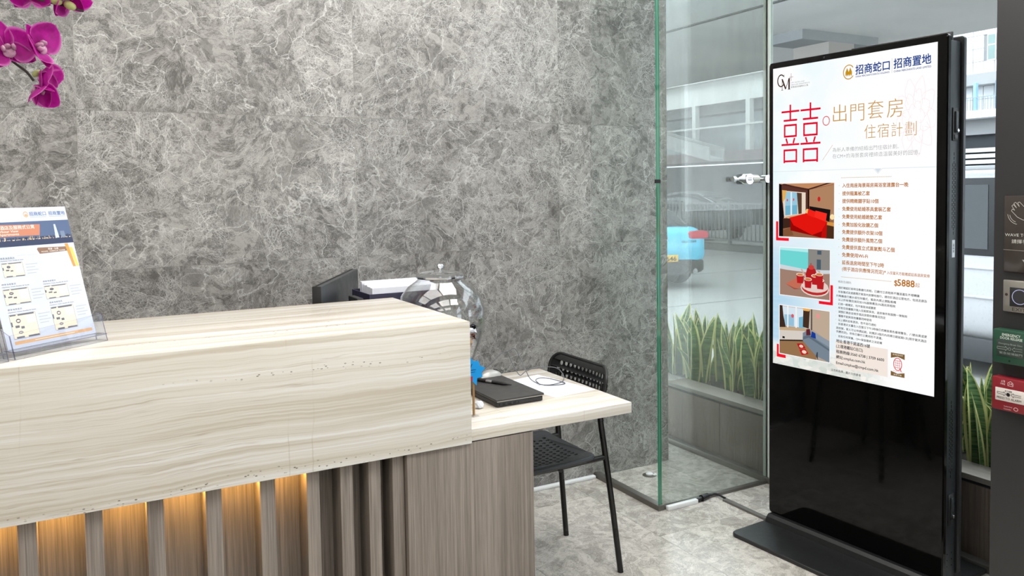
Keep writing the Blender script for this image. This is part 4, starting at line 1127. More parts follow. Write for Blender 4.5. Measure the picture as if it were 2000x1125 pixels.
q = [tuple(Vector(p) - BD * 0.262) for p in (bro(0, 1), bro(1, 1), bro(1, 0.08), bro(0, 0.08))]
qb = [tuple(Vector(p) - BF * 0.012) for p in q]
inr(obj('sheet', q + qb, [(0, 1, 2, 3), (7, 6, 5, 4), (0, 4, 5, 1), (1, 5, 6, 2), (2, 6, 7, 3), (3, 7, 4, 0)], plain('beige_paper', (196, 184, 172), 0.6)), lf2)

# ------------------------------------------------------------------ orchid
oc = empty('orchid', (-0.52, 2.28, 1.056))
tag(oc, 'potted orchid with arching stems of magenta flowers reaching in at top left', 'plant')
v, f = lathe([(0.0, 0.0), (0.055, 0.0), (0.060, 0.004), (0.075, 0.12), (0.080, 0.13), (0.074, 0.132), (0.070, 0.11), (0.0, 0.11)], 32); obj('pot', v, f, plain('white_ceramic', (224, 222, 218), 0.2), oc, True)
leafm = plain('orchid_leaf', (60, 96, 50), 0.4)
def blade(L, W, droop, n=10):
    v, f = [], []
    for i in range(n + 1):
        s = i / n
        w = W * math.sin(PI * min(1, 0.12 + 0.88 * s)) ** 0.7
        for j in (-1, 0, 1):
            v.append((L * s, j * w, 0.25 * L * math.sin(PI * s * 0.6) - droop * s * s + abs(j) * 0.25 * w))
    for i in range(n):
        for j in range(2):
            f.append((i * 3 + j, (i + 1) * 3 + j, (i + 1) * 3 + j + 1, i * 3 + j + 1))
    return v, f
for k in range(5):
    v, f = blade(0.16 + 0.01 * k, 0.032, 0.05); o = obj('leaf', v, f, leafm, oc, True, loc=(0, 0, 0.115), rot=(0, 0, 1.2 + k * 1.26)); md = o.modifiers.new('t', 'SOLIDIFY'); md.thickness = 0.002
g = NT('orchid_petal')
tc = g.n('TexCoord').outputs['Object']
sep = g.n('SeparateXYZ', {0: tc})
edge = g.ramp(g.n('Attribute', attribute_name='rim').outputs['Fac'], 0.80, 1.0)
veins = g.math('ABSOLUTE', g.math('SINE', g.math('MULTIPLY', g.math('DIVIDE', sep.outputs[1], g.math('ADD', sep.outputs[0], 0.012)), 34)))
nzp = g.noise(tc, 60, 3).outputs[0]
pc = g.mix(g.ramp(nzp, 0.25, 0.75), lin((150, 8, 118)), lin((196, 22, 160)))
pc = g.mix(g.math('MULTIPLY', g.ramp(veins, 0.0, 0.25, 1, 0), 0.25), pc, lin((116, 4, 84)))
pc = g.mix(g.math('MULTIPLY', edge, 0.75), pc, lin((226, 132, 206)))
M['petal'] = g.done(g.n('MixShader', {0: 0.35, 1: g.bsdf(pc, 0.45, 0, 0.35), 2: g.n('BsdfTranslucent', {'Color': pc})}))
g = NT('orchid_lip')
M['lip'] = g.done(g.bsdf(g.mix(g.noise(g.n('TexCoord').outputs['Object'], 90, 3).outputs[0], lin((120, 6, 80)), lin((236, 200, 220))), 0.4))
M['stem'] = plain('orchid_stem', (52, 44, 40), 0.5)
M['bud'] = plain('orchid_bud', (170, 178, 112), 0.45, vary=0.2, scale=50)
def petal_mesh(L, W, cup, wave, name):
    n, m = 10, 8
    v, f, rim_ = [], [], []
    for i in range(n + 1):
        s = i / n
        w = W * (math.sin(PI * (s ** 0.62)) ** 0.62 if 0 < s < 1 else 0.0)
        w = max(w, 0.0012 if s == 0 else 0.0)
        for j in range(m + 1):
            t = -1 + 2 * j / m
            v.append((L * s, w * t, cup * (s * s * 0.8 - s * 0.4) + 0.30 * w * t * t + wave * math.sin(7 * s + 3 * t) * s))
            rim_.append(max(abs(t), s ** 3))
    for i in range(n):
        for j in range(m):
            f.append((i * (m + 1) + j, (i + 1) * (m + 1) + j, (i + 1) * (m + 1) + j + 1, i * (m + 1) + j + 1))
    me = bpy.data.meshes.new(name); me.from_pydata(v, [], f)
    at = me.attributes.new('rim', 'FLOAT', 'POINT'); at.data.foreach_set('value', rim_)
    me.materials.append(M['petal'])
    me.polygons.foreach_set('use_smooth', [True] * len(f))
    return me
broad = petal_mesh(0.050, 0.030, 0.012, 0.0015, 'petal')
sepal = petal_mesh(0.046, 0.017, 0.014, 0.0010, 'petal')
bm = bmesh.new()
bmesh.ops.create_icosphere(bm, subdivisions=2, radius=0.006, matrix=Matrix.Translation((0, 0, 0.008)) @ Matrix.Diagonal((0.8, 0.8, 1.5, 1)))
bmesh.ops.create_icosphere(bm, subdivisions=2, radius=0.009, matrix=Matrix.Translation((0.0, -0.010, 0.007)) @ Matrix.Diagonal((1.1, 0.9, 0.5, 1)))
for s in (-1, 1): bmesh.ops.create_icosphere(bm, subdivisions=1, radius=0.007, matrix=Matrix.Translation((s * 0.008, -0.003, 0.011)) @ Matrix.Diagonal((0.4, 0.9, 1.1, 1)))
lipme = bpy.data.meshes.new('flower'); bm.to_mesh(lipme); bm.free(); lipme.materials.append(M['lip'])
lipme.polygons.foreach_set('use_smooth', [True] * len(lipme.polygons))
def flower(pos, face, spin, size=1.0, close=0.0):
    """local z looks out of the flower"""
    q_ = Vector(face).to_track_quat('Z', 'Y') @ Euler((0, 0, spin)).to_quaternion()
    o = link('flower', lipme); o.parent = oc
    o.location = Vector(pos) - oc.location; o.rotation_mode = 'QUATERNION'; o.rotation_quaternion = q_; o.scale = (size,) * 3
    for ang, me, lift in ((0, broad, 0.002), (180, broad, 0.002), (90, sepal, -0.001), (218, sepal, -0.001), (322, sepal, -0.001)):
        p = link('petal', me); p.parent = o
        p.rotation_euler = Euler((0, -close - random.uniform(-0.12, 0.25), math.radians(ang)))
        p.location = (0, 0, lift)
    return o
random.seed(21)
flower((-0.108, 2.050, 1.738), (0.35, -0.90, 0.15), 0.3, 1.35)
flower((-0.052, 2.030, 1.742), (0.75, -0.62, 0.20), 0.9, 1.30, 0.25)
flower((-0.046, 2.050, 1.690), (0.85, -0.30, -0.55), 0.2, 1.05, 0.7)
flower((-0.050, 2.055, 1.662), (0.25, -0.45, -0.86), -0.2, 1.15, 0.85)
flower((-0.060, 2.070, 1.875), (0.15, -0.75, -0.60), 0.2, 1.2, 0.5)
flower((0.008, 2.060, 1.870), (0.25, -0.55, -0.80), 0.5, 1.25, 0.7)
def stem(pts, r):
    v, f = tube([Vector(p) - oc.location for p in smooth_path(pts, 6)], r, 8); return obj('stem', v, f, M['stem'], oc, True)
stem([(-0.52, 2.28, 1.15), (-0.53, 2.22, 1.55), (-0.45, 2.13, 1.86), (-0.30, 2.08, 1.90), (-0.17, 2.065, 1.79), (-0.100, 2.062, 1.716), (-0.072, 2.062, 1.692), (-0.058, 2.060, 1.672)], 0.0028)
stem([(-0.51, 2.28, 1.15), (-0.50, 2.20, 1.60), (-0.40, 2.10, 1.92), (-0.25, 2.075, 1.93), (-0.12, 2.072, 1.872), (-0.04, 2.065, 1.850), (0.012, 2.050, 1.838), (0.045, 2.045, 1.829)], 0.0026)
for pos, sc, ang in (((0.018, 2.040, 1.838), 1.0, 0.4), ((-0.052, 2.050, 1.687), 0.75, -0.7), ((-0.008, 2.040, 1.845), 0.9, 0.2)):
    bm = bmesh.new(); bmesh.ops.create_uvsphere(bm, u_segments=14, v_segments=9, radius=0.010, matrix=Matrix.Diagonal((1.35 * sc, 0.95 * sc, 0.9 * sc, 1)))
    me = bpy.data.meshes.new('bud'); bm.to_mesh(me); bm.free()
    o = link('bud', me, M['bud'], oc, True, loc=Vector(pos) - oc.location, rot=(0, ang, 0))
# ------------------------------------------------------------------ glass partitions
def glass_sheet(name, x0, x1, y0, y1, z0, z1, face_axis, gm, em, label):
    r = empty(name, ((x0 + x1) / 2, (y0 + y1) / 2, 0)); tag(r, label, 'glass panel')
    me = bpy.data.meshes.new('pane'); me.from_pydata(boxv(x0, x1, y0, y1, z0, z1), [], BOXF)
    # faces: bottom, top, -y, +x, +y, -x
    fm = [1, 1, 1, 0, 0, 0] if face_axis == 'X' else [1, 1, 0, 1, 0, 0]
    inr(link('pane', me, mats=[gm, em], fm=fm), r)
    return r
g1 = glass_sheet('glass_partition', 2.227, 2.248, 2.752, WALL_Y - 0.004, 0.012, 2.899, 'X', M['glass'], M['glass_edge'], 'clear glass screen running from the marble wall with a bright green edge')
inr(box('floor_channel', 2.222, 2.256, 2.742, WALL_Y - 0.004, 0.0, 0.024, M['alu'], None, 0.002), g1)
inr(box('edge_seam', 2.2365, 2.2385, 2.7512, 2.7525, 0.02, 2.899, M['glass_edge_pale'], None), g1)
inr(box('edge_clip', 2.2255, 2.2505, 2.7495, 2.760, 1.436, 1.452, M['black_plastic'], None), g1)
g2 = glass_sheet('glass_partition', 2.2505, 2.888, 2.750, 2.762, 0.012, 2.899, 'Y', M['glass_dusty'], M['glass_edge_pale'], 'dusty glass screen in front of the plants, left of the display')
inr(box('floor_channel', 2.26, 2.888, 2.744, 2.768, 0.0, 0.014, M['alu'], None, 0.002), g2)
# chrome clamp joining the dusty screen to the street glass
cl = empty('glass_clamp', (2.77, 2.742, 1.45)); tag(cl, 'chrome bolted clamp arm on the dusty glass beside the display', 'clamp')
def xcyl(nm, x0, x1, r0, r1, yy=2.735, zz=1.45, mat='chrome'):
    v, f = tube([(x0, yy, zz), (x1, yy, zz)], [r0, r1], 14); inr(obj(nm, v, f, M[mat], None, True), cl)
xcyl('rod', 2.655, 2.892, 0.0065, 0.0065); xcyl('end_cap', 2.652, 2.668, 0.013, 0.013); xcyl('cone', 2.690, 2.728, 0.008, 0.021); xcyl('collar', 2.728, 2.752, 0.022, 0.022); xcyl('knuckle', 2.760, 2.806, 0.022, 0.019, mat='steel'); xcyl('cone', 2.806, 2.832, 0.016, 0.008); xcyl('ball', 2.842, 2.866, 0.014, 0.014)
for (xx, rr_) in ((2.740, 0.024), (2.854, 0.018)):
    v, f = tube([(xx, 2.7495, 1.45), (xx, 2.715, 1.45)], rr_, 18); inr(obj('bolt_disc', v, f, M['chrome'], None, True), cl)

# ------------------------------------------------------------------ floor-level cables and trunking
t1 = box('cable_trunking', 1.30, 2.220, 3.214, 3.240, 0.0, 0.015, M['white_plastic'], None, 0.004); tag(t1, 'white plastic cable trunking along the marble wall foot', 'cable cover')
t2 = box('cable_trunking', 2.262, 2.432, 2.722, 2.743, 0.0, 0.020, M['white_plastic'], None, 0.003); tag(t2, 'short white cable trunking along the dusty glass foot', 'cable cover')
pc_ = empty('plug_connector', (2.48, 2.735, 0)); tag(pc_, 'black cable connector on the floor by the glass foot', 'connector')
for nm, a, b, r0 in (('plug', (2.436, 2.733, 0.012), (2.468, 2.738, 0.014), 0.009), ('socket', (2.468, 2.738, 0.014), (2.505, 2.744, 0.015), 0.013), ('collar', (2.462, 2.737, 0.014), (2.470, 2.738, 0.014), 0.0145), ('strain_relief', (2.505, 2.744, 0.015), (2.530, 2.747, 0.012), 0.007)):
    v, f = tube([a, b], r0, 12); inr(obj(nm, v, f, M['black_plastic'], None, True), pc_)
v, f = tube(smooth_path([(2.528, 2.747, 0.012), (2.552, 2.745, 0.014), (2.560, 2.720, 0.012), (2.560, 2.690, 0.010)], 5), 0.005, 8); inr(obj('lead', v, f, M['black_plastic'], None, True), pc_)
cs = MB()
cs.box(2.545, 2.570, 2.440, 2.690, 0.0, 0.009)
o = cs.build('cable_cover', plain('grey_floor_strip', (96, 94, 90), 0.4)); tag(o, 'flat dark grey floor strip covering the display cable', 'cable cover')
dr = empty('floor_drain', (2.472, 3.120, 0)); tag(dr, 'small round floor recess with a white cap behind the clear glass', 'floor fitting')
v, f = lathe([(0.030, 0.0), (0.034, 0.0), (0.034, 0.002), (0.030, 0.0025), (0.0, 0.001)], 28); obj('ring', v, f, M['alu'], dr, True)
v, f = lathe([(0.0, 0.0012), (0.017, 0.0012), (0.018, 0.008), (0.012, 0.013), (0.0, 0.014)], 16); obj('cap', v, f, M['white_plastic'], dr, True)
box('cap_tail', 0.008, 0.030, -0.026, -0.010, 0.001, 0.008, M['white_plastic'], dr, 0.002)

# ------------------------------------------------------------------ door controls on the pillar (its face looks towards -x)
PXF = 2.25
def pil(y_left): return lambda u, v, l: (PXF - 0.0 - l, y_left - u, v)
def ctl(name, yl, zt, w, h, d, mat, label, cat, bevel=0.003):
    r = empty(name, (PXF, yl - w / 2, zt - h)); tag(r, label, cat)
    inr(box('body', PXF - d, PXF - 0.0005, yl - w, yl, zt - h, zt, mat, None, bevel), r)
    return r
def pprint(yl, zt, d): return Print(lambda u, v, l: (PXF - d - 0.0004 - l * 0.0002, yl - u, zt - v))
# wave sensor
r = ctl('wave_sensor', 1.289, 1.380, 0.150, 0.208, 0.008, plain('dark_bronze_glass', (58, 52, 48), 0.15), 'dark glass wave-to-open door sensor plate on the pillar', 'door sensor')
P = pprint(1.289, 1.380, 0.008); WH = (196, 194, 190)
hand = [(0.036, 0.058), (0.020, 0.041), (0.023, 0.036), (0.029, 0.040), (0.021, 0.028), (0.025, 0.024), (0.034, 0.034), (0.026, 0.021), (0.031, 0.018), (0.041, 0.030), (0.036, 0.019), (0.041, 0.017), (0.055, 0.032), (0.064, 0.030), (0.067, 0.034), (0.060, 0.044), (0.060, 0.056), (0.052, 0.066), (0.036, 0.058)]
P.path(hand, 0.0010, WH, 1)
P.ring(0.040, 0.048, 0.030, 0.030, 0.001, WH, 1, 100, 175, 10); P.ring(0.040, 0.048, 0.025, 0.025, 0.001, WH, 1, 110, 170, 8)
P.text('WAVE TO OPEN', 0.004, 0.110, 0.100, 0.011, WH, 1); P.text('請揮手感應', 0.022, 0.128, 0.090, 0.012, WH, 1)
P.line((0.0, 0.147), (0.150, 0.150), 0.0010, (150, 146, 140), 1); P.poly([(0.050, 0.172), (0.068, 0.172), (0.059, 0.184)], (170, 168, 166), 1)
inr(P.build('markings', M['print_ink']), r)
# exit button
r = ctl('exit_button', 1.288, 1.151, 0.086, 0.087, 0.010, M['steel'], 'square brushed steel EXIT push button on the pillar', 'door button')
inr(box('button_window', PXF - 0.0115, PXF - 0.009, 1.215, 1.269, 1.080, 1.132, M['black_matte'], None, 0.001), r)
P = pprint(1.288, 1.151, 0.0115); P.ring(0.046, 0.044, 0.0205, 0.0205, 0.0018, (170, 176, 214), 1); P.disc(0.046, 0.044, 0.0180, 0.0180, (46, 46, 48), 1)
inr(P.build('button_ring', M['print_ink']), r)
P = pprint(1.288, 1.151, 0.010); P.text('EXIT', 0.026, 0.083, 0.062, 0.0130, (70, 68, 64), 1); P.disc(0.010, 0.040, 0.0038, 0.0038, (60, 48, 44), 1)
inr(P.build('markings', M['print_ink']), r)
# emergency door release
GRN = plain('call_point_green', (28, 68, 50), 0.4)
r = ctl('door_release', 1.301, 1.017, 0.095, 0.093, 0.032, GRN, 'green EMERGENCY DOOR RELEASE break-glass box on the pillar', 'call point', 0.004)
inr(box('glass_window', PXF - 0.0335, PXF - 0.030, 1.218, 1.289, 0.945, 0.990, plain('smoked_window', (52, 62, 58), 0.2), None, 0.001), r)
P = pprint(1.301, 1.017, 0.032); P.text('EMERGENCY', 0.026, 0.0170, 0.074, 0.0105, (206, 214, 206), 1, 0.01); P.text('DOOR RELEASE', 0.021, 0.0255, 0.079, 0.0095, (206, 214, 206), 1, 0.01); P.disc(0.046, 0.083, 0.0025, 0.0025, (14, 24, 20), 1)
inr(P.build('markings', M['print_ink']), r)
P = pprint(1.301, 1.017, 0.0335); LG = (140, 150, 144); P.text('Emergency Break Glass', 0.018, 0.0395, 0.080, 0.0065, LG, 1)
P.path([(0.014, 0.047), (0.036, 0.047), (0.036, 0.044), (0.042, 0.050), (0.036, 0.056), (0.036, 0.053), (0.014, 0.053), (0.014, 0.047)], 0.0010, LG, 1); P.ring(0.047, 0.050, 0.004, 0.004, 0.001, LG, 1); P.path([(0.080, 0.047), (0.060, 0.047), (0.060, 0.044), (0.054, 0.050), (0.060, 0.056), (0.060, 0.053), (0.080, 0.053)], 0.0010, LG, 1)
P.text('緊急玻璃破門', 0.020, 0.0655, 0.080, 0.0070, LG, 1); inr(P.build('window_markings', M['print_ink']), r)
# fire alarm
RDM = plain('call_point_red', (124, 22, 33), 0.4)
r = ctl('fire_alarm', 1.302, 0.886, 0.100, 0.091, 0.032, RDM, 'red PRESS TO ALARM fire call box on the pillar', 'call point', 0.004)
inr(box('alarm_window', PXF - 0.0335, PXF - 0.030, 1.214, 1.291, 0.822, 0.857, plain('call_point_white', (206, 200, 194), 0.4), None, 0.001), r)
P = pprint(1.302, 0.886, 0.032); P.text('火警', 0.026, 0.0125, 0.037, 0.0065, (230, 200, 200), 1); P.text('FIRE', 0.025, 0.0195, 0.037, 0.0065, (230, 200, 200), 1)
P.path([(0.044, 0.012), (0.051, 0.007), (0.058, 0.012), (0.058, 0.020), (0.044, 0.020), (0.044, 0.012)], 0.0010, (230, 200, 200), 1); P.path([(0.047, 0.018), (0.049, 0.012), (0.052, 0.016), (0.055, 0.011), (0.056, 0.018)], 0.0010, (230, 200, 200), 1)
P.text('Authorized', 0.034, 0.079, 0.056, 0.0055, (216, 170, 172), 1); P.text('Controller', 0.034, 0.086, 0.054, 0.0055, (216, 170, 172), 1); P.ring(0.066, 0.080, 0.006, 0.005, 0.0015, (216, 170, 172), 1)
inr(P.build('markings', M['print_ink']), r)
P = pprint(1.302, 0.886, 0.0335); BK = (44, 40, 40); P.disc(0.046, 0.044, 0.0050, 0.0050, (24, 22, 22), 1); P.text('按下報警', 0.037, 0.0375, 0.056, 0.0060, BK, 1)
P.path([(0.017, 0.040), (0.034, 0.041), (0.034, 0.038), (0.040, 0.0435), (0.034, 0.049), (0.034, 0.046), (0.017, 0.045), (0.017, 0.040)], 0.0010, BK, 1); P.path([(0.080, 0.041), (0.060, 0.041), (0.060, 0.038), (0.053, 0.0435), (0.060, 0.049), (0.060, 0.046), (0.080, 0.046)], 0.0010, BK, 1)
P.text('PRESS TO ALARM', 0.016, 0.0585, 0.080, 0.0085, BK, 1); inr(P.build('window_markings', M['print_ink']), r)
# ------------------------------------------------------------------ planter and snake plants outside the street glass
pt = empty('planter', (3.19, 2.2, 0)); tag(pt, 'long low brown planter box standing outside the street glass', 'planter')
pw_ = wood('planter_wood', (104, 88, 80), (144, 127, 117), 0.55)
lw_ = wood('ledge_wood', (112, 104, 96), (158, 150, 142), 0.5, 'Y')
y = -1.2
pme = bpy.data.meshes.new('panel'); pme.from_pydata(boxv(0, 0.02, 0.002, 0.617, 0, 0.275), [], BOXF); pme.materials.append(pw_)
while y < 5.2:
    inr(link('panel', pme, loc=(2.945, y, 0.012)), pt); y += 0.619
inr(box('rear_side', 3.40, 3.44, -1.2, 5.35, -0.15, 0.30, pw_), pt)
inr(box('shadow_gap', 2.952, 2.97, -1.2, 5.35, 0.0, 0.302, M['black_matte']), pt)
inr(box('ledge', 2.935, 3.075, -1.2, 5.35, 0.302, 0.325, lw_, None, 0.003), pt)
so_ = box('soil', 3.075, 3.40, -1.2, 5.35, 0.0, 0.30, plain('dark_soil', (48, 42, 36), 0.95, vary=0.4, scale=90)); inr(so_, pt)
g = NT('snake_plant_leaf')
rim_a = g.n('Attribute', attribute_name='rim').outputs['Fac']
tc = g.n('TexCoord').outputs['Object']
bandn = g.noise(g.n('VectorMath', {0: tc, 1: (0.25, 0.25, 3.0)}, operation='MULTIPLY').outputs[0], 30, 3, 0.6).outputs[0]
lc = g.mix(g.ramp(bandn, 0.35, 0.65), lin((54, 96, 56)), lin((122, 152, 96)))
lc = g.mix(g.ramp(rim_a, 0.70, 0.80), lc, lin((228, 226, 150)))
M['snake'] = g.done(g.n('MixShader', {0: 0.15, 1: g.bsdf(lc, 0.42, 0, 0.4), 2: g.n('BsdfTranslucent', {'Color': lc})}))
def snake_leaf(Hh, W, bend, tw):
    n, m = 9, 6
    v, f, rim_ = [], [], []
    for i in range(n + 1):
        s = i / n
        w = W * (0.55 + 0.9 * s - 1.0 * s * s) * (1 - s ** 7) + (0.0005 if i == n else 0)
        for j in range(m + 1):
            t = -1 + 2 * j / m
            a = tw * s
            xx, yy = w * t, 0.35 * w * t * t
            v.append((xx * math.cos(a) - yy * math.sin(a) + bend * s * s, xx * math.sin(a) + yy * math.cos(a) + bend * 0.4 * s * s, Hh * s))
            rim_.append(abs(t) if s < 0.96 else 1.0)
    for i in range(n):
        for j in range(m):
            f.append((i * (m + 1) + j, i * (m + 1) + j + 1, (i + 1) * (m + 1) + j + 1, (i + 1) * (m + 1) + j))
    me = bpy.data.meshes.new('leaf'); me.from_pydata(v, [], f)
    at = me.attributes.new('rim', 'FLOAT', 'POINT'); at.data.foreach_set('value', rim_)
    me.materials.append(M['snake']); me.polygons.foreach_set('use_smooth', [True] * len(f))
    return me
leafs = [snake_leaf(0.40, 0.043, 0.06, 0.6), snake_leaf(0.34, 0.038, 0.10, -0.8), snake_leaf(0.27, 0.036, 0.12, 0.9), snake_leaf(0.37, 0.048, 0.03, -0.4)]
random.seed(31)
ys = [1.35, 1.60, 1.84, 2.08, 2.32, 2.56, 2.80, 3.04, 3.28, 3.52, 3.76, 4.00, 4.24, 4.50]
ORD = ('first', 'second', 'third', 'fourth', 'fifth', 'sixth', 'seventh', 'eighth', 'ninth', 'tenth', 'eleventh', 'twelfth', 'thirteenth', 'fourteenth')
def where(y_):
    if y_ < 2.2: return 'seen between display and pillar' if 1.6 < y_ < 2.2 else 'hidden beside the pillar'
    if y_ < 2.9: return 'behind the display'
    return 'seen through the dusty glass'
for k, yy in enumerate(ys):
    for row, xx in enumerate((3.15, 3.30)):
        r = empty('snake_plant', (xx + random.uniform(-0.02, 0.02), yy + row * 0.12 + random.uniform(-0.02, 0.02), 0.30))
        tag(r, 'snake plant, %s from the pillar in the %s row, %s' % (ORD[k], ('front', 'back')[row], where(yy)), 'plant', 'snake plants in the planter')
        for i in range(12):
            a = random.uniform(0, 2 * PI)
            rad = random.uniform(0.005, 0.060)
            sc = random.uniform(0.82, 1.10)
            lf_ = link('leaf', random.choice(leafs)); lf_.parent = r
            lf_.location = (rad * math.cos(a), rad * math.sin(a), -0.01)
            lf_.rotation_euler = (random.uniform(-0.12, 0.12), random.uniform(-0.12, 0.12), a + random.uniform(-0.5, 0.5)); lf_.scale = (sc * 1.1, sc * 1.1, sc)

# ------------------------------------------------------------------ street
RZ = -0.33
pv = box('pavement', 3.44, 5.6, -25, 60, -0.40, -0.17, plain('pavement_concrete', (150, 150, 146), 0.85, vary=0.15, scale=6)); tag(pv, 'grey concrete pavement outside the planter', 'pavement', kind='structure')
rd = box('road', 5.6, 60, -40, 110, RZ - 0.4, RZ, plain('pale_asphalt', (150, 150, 147), 0.85, vary=0.14, scale=1.5)); tag(rd, 'pale grey road in front of the building', 'road', kind='structure')
rl = empty('road_marking', (7, 15, RZ)); tag(rl, 'thin dark joints across the pale road', 'road joint', kind='structure')
for (yy, xx0, xx1) in ((9.2, 6, 15.5), (12.4, 6, 15.5), (15.6, 6, 15.5)):
    inr(box('joint', xx0, xx1, yy, yy + 0.03, RZ, RZ + 0.002, plain('joint_tar', (110, 110, 108), 0.9)), rl)

# flyover overhead
conc = plain('flyover_concrete', (218, 218, 216), 0.9, vary=0.10, scale=0.8)
fy = empty('flyover', (15, 20, 5.5)); tag(fy, 'grey concrete road flyover deck overhead', 'flyover', kind='structure')
inr(box('deck', 11.0, 21.75, -30, 90, 5.5, 6.3, conc), fy)
inr(box('deck_joint', 13.9, 14.0, -30, 90, 5.47, 5.5, plain('deck_line', (96, 98, 98), 0.9)), fy)
inr(box('crosshead', 17.0, 20.0, 15.0, 16.2, 5.25, 5.5, plain('beam_concrete', (150, 154, 156), 0.9)), fy)
inr(box('pier', 18.0, 19.0, 15.0, 16.2, RZ, 5.25, plain('pier_concrete', (172, 166, 160), 0.9)), fy)

# central railing
ra = empty('road_railing', (15.9, 26, RZ)); tag(ra, 'dark metal railing of thin bars along the road middle', 'railing')
rm = plain('railing_paint', (74, 76, 76), 0.5)
inr(box('kerb', 15.7, 16.1, 12, 48, RZ, -0.16, plain('dark_kerb', (84, 84, 82), 0.9)), ra)
inr(box('top_rail', 15.87, 15.93, 12, 48, 0.93, 0.98, rm), ra); inr(box('bottom_rail', 15.88, 15.92, 12, 48, -0.06, -0.02, rm), ra)
pme = bpy.data.meshes.new('post'); pme.from_pydata(boxv(-0.04, 0.04, -0.04, 0.04, -0.16, 1.02), [], BOXF); pme.materials.append(rm)
for k in range(18): inr(link('post', pme, loc=(15.9, 12.5 + 2 * k, 0)), ra)
mb = MB()
for k in range(240): mb.box(15.888, 15.912, 12.1 + k * 0.15, 12.124 + k * 0.15, -0.02, 0.93)
bars = mb.build('bars', rm); bars['kind'] = 'stuff'; inr(bars, ra)

# footbridge beyond the flyover
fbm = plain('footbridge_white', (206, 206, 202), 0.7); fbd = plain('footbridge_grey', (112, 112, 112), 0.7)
fb_ = empty('footbridge', (24, 27, RZ)); tag(fb_, 'covered white footbridge with sloping stair beyond the road', 'footbridge')
inr(box('roof_edge', 23.6, 25.5, 19.5, 70, 4.85, 5.75, fbm), fb_); inr(box('roof_slab', 23.2, 26.5, 19.5, 70, 5.75, 6.0, fbm), fb_)
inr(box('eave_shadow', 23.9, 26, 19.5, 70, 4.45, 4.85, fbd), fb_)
inr(box('window_band', 24.6, 24.7, 19.5, 70, 2.9, 4.45, plain('bridge_glazing', (150, 156, 158), 0.25)), fb_)
inr(box('deck', 23.4, 26, 19.5, 70, 2.45, 2.85, plain('bridge_deck', (128, 112, 110), 0.8)), fb_)
inr(box('handrail', 23.45, 23.5, 19.5, 70, 3.85, 3.92, fbm), fb_)
for k in range(14):
    inr(box('column', 23.5, 23.72, 20.2 + k * 3.1, 20.42 + k * 3.1, 2.85, 4.85, fbm), fb_)
for k in range(5): inr(box('pier', 24.2, 25.2, 21 + k * 11, 22.2 + k * 11, RZ, 2.45, fbd), fb_)
st = [(23.0, 30.5, 4.15), (23.0, 24.6, 2.62)]
mb = MB()
for xx in (22.6, 23.35): mb.add([(xx, 30.5, 3.9), (xx, 24.6, 2.45), (xx, 24.6, 3.0), (xx, 30.5, 4.45), (xx + 0.06, 30.5, 3.9), (xx + 0.06, 24.6, 2.45), (xx + 0.06, 24.6, 3.0), (xx + 0.06, 30.5, 4.45)], [(0, 1, 2, 3), (7, 6, 5, 4), (0, 4, 5, 1), (1, 5, 6, 2), (2, 6, 7, 3), (3, 7, 4, 0)])
mb.add([(22.66, 30.5, 3.9), (22.66, 24.6, 2.45), (23.35, 24.6, 2.45), (23.35, 30.5, 3.9), (22.66, 30.5, 4.0), (22.66, 24.6, 2.55), (23.35, 24.6, 2.55), (23.35, 30.5, 4.0)], [(0, 3, 2, 1), (4, 5, 6, 7), (0, 1, 5, 4), (1, 2, 6, 5), (2, 3, 7, 6), (3, 0, 4, 7)])
inr(mb.build('stair', plain('stair_grey', (178, 178, 176), 0.7)), fb_)
hb = box('underpass_shade', 27.5, 28.2, 19.5, 90, RZ, 2.45, plain('underpass_shade_grey', (84, 84, 86), 0.9)); tag(hb, 'dark backdrop standing in for the shade below the footbridge', 'wall')  # shaded area under the bridge, put in as a dark-coloured slab

# pale building across the street
bl = empty('office_building', (45, 28, RZ)); tag(bl, 'pale panelled building with casement windows across the street', 'building')
bw = plain('building_panel', (226, 228, 230), 0.6, vary=0.03); bj = plain('building_joint', (150, 152, 152), 0.8)
inr(box('wall', 45.06, 60, -20, 110, RZ, 26, bj), bl)
pme = bpy.data.meshes.new('panel'); pme.from_pydata(boxv(0, 0.06, 0.015, 0.585, 0.012, 0.708), [], BOXF); pme.materials.append(bw)
for j in range(6):
    for i in range(12):
        y0, z0 = 24.1 + i * 0.60, 7.45 + j * 0.72
        if 25.2 < y0 + 0.3 < 26.9 and j in (1, 2): continue
        inr(link('panel', pme, loc=(45.0, y0, z0)), bl)
big = bpy.data.meshes.new('panel'); big.from_pydata(boxv(0, 0.06, 0.01, 2.97, 0.01, 1.42), [], BOXF); big.materials.append(bw)
for j in range(10):
    for i in range(30):
        y0, z0 = -15 + i * 3.0, -0.2 + j * 1.44
        if 22 < y0 < 31.5 and z0 < 11.9: continue
        inr(link('panel', big, loc=(45.0, y0, z0)), bl)
wf = plain('window_frame', (232, 234, 234), 0.5); wg = plain('window_green_glass', (128, 152, 148), 0.12)
for y0 in (25.32, 25.86, 26.40):
    w_ = inr(box('window', 44.95, 45.1, y0, y0 + 0.48, 8.15, 9.62, wf), bl)
    for (a, b) in ((8.22, 8.98), (9.06, 9.56)):
        p_ = box('pane', 44.93, 44.952, y0 + 0.05, y0 + 0.43, a, b, wg); p_.parent = w_; p_.matrix_parent_inverse = w_.matrix_basis.inverted()
inr(box('ledge', 44.2, 45.06, 23, 33, 6.80, 7.42, plain('ledge_concrete', (168, 170, 170), 0.85)), bl)
for j in range(2):
    for i in range(12): inr(link('panel', pme, loc=(45.0, 24.1 + i * 0.60, 5.36 + j * 0.72)), bl)
inr(box('blue_column', 44.0, 44.2, 26.9, 27.06, 5.3, 6.9, plain('column_blue', (150, 196, 222), 0.5)), bl)
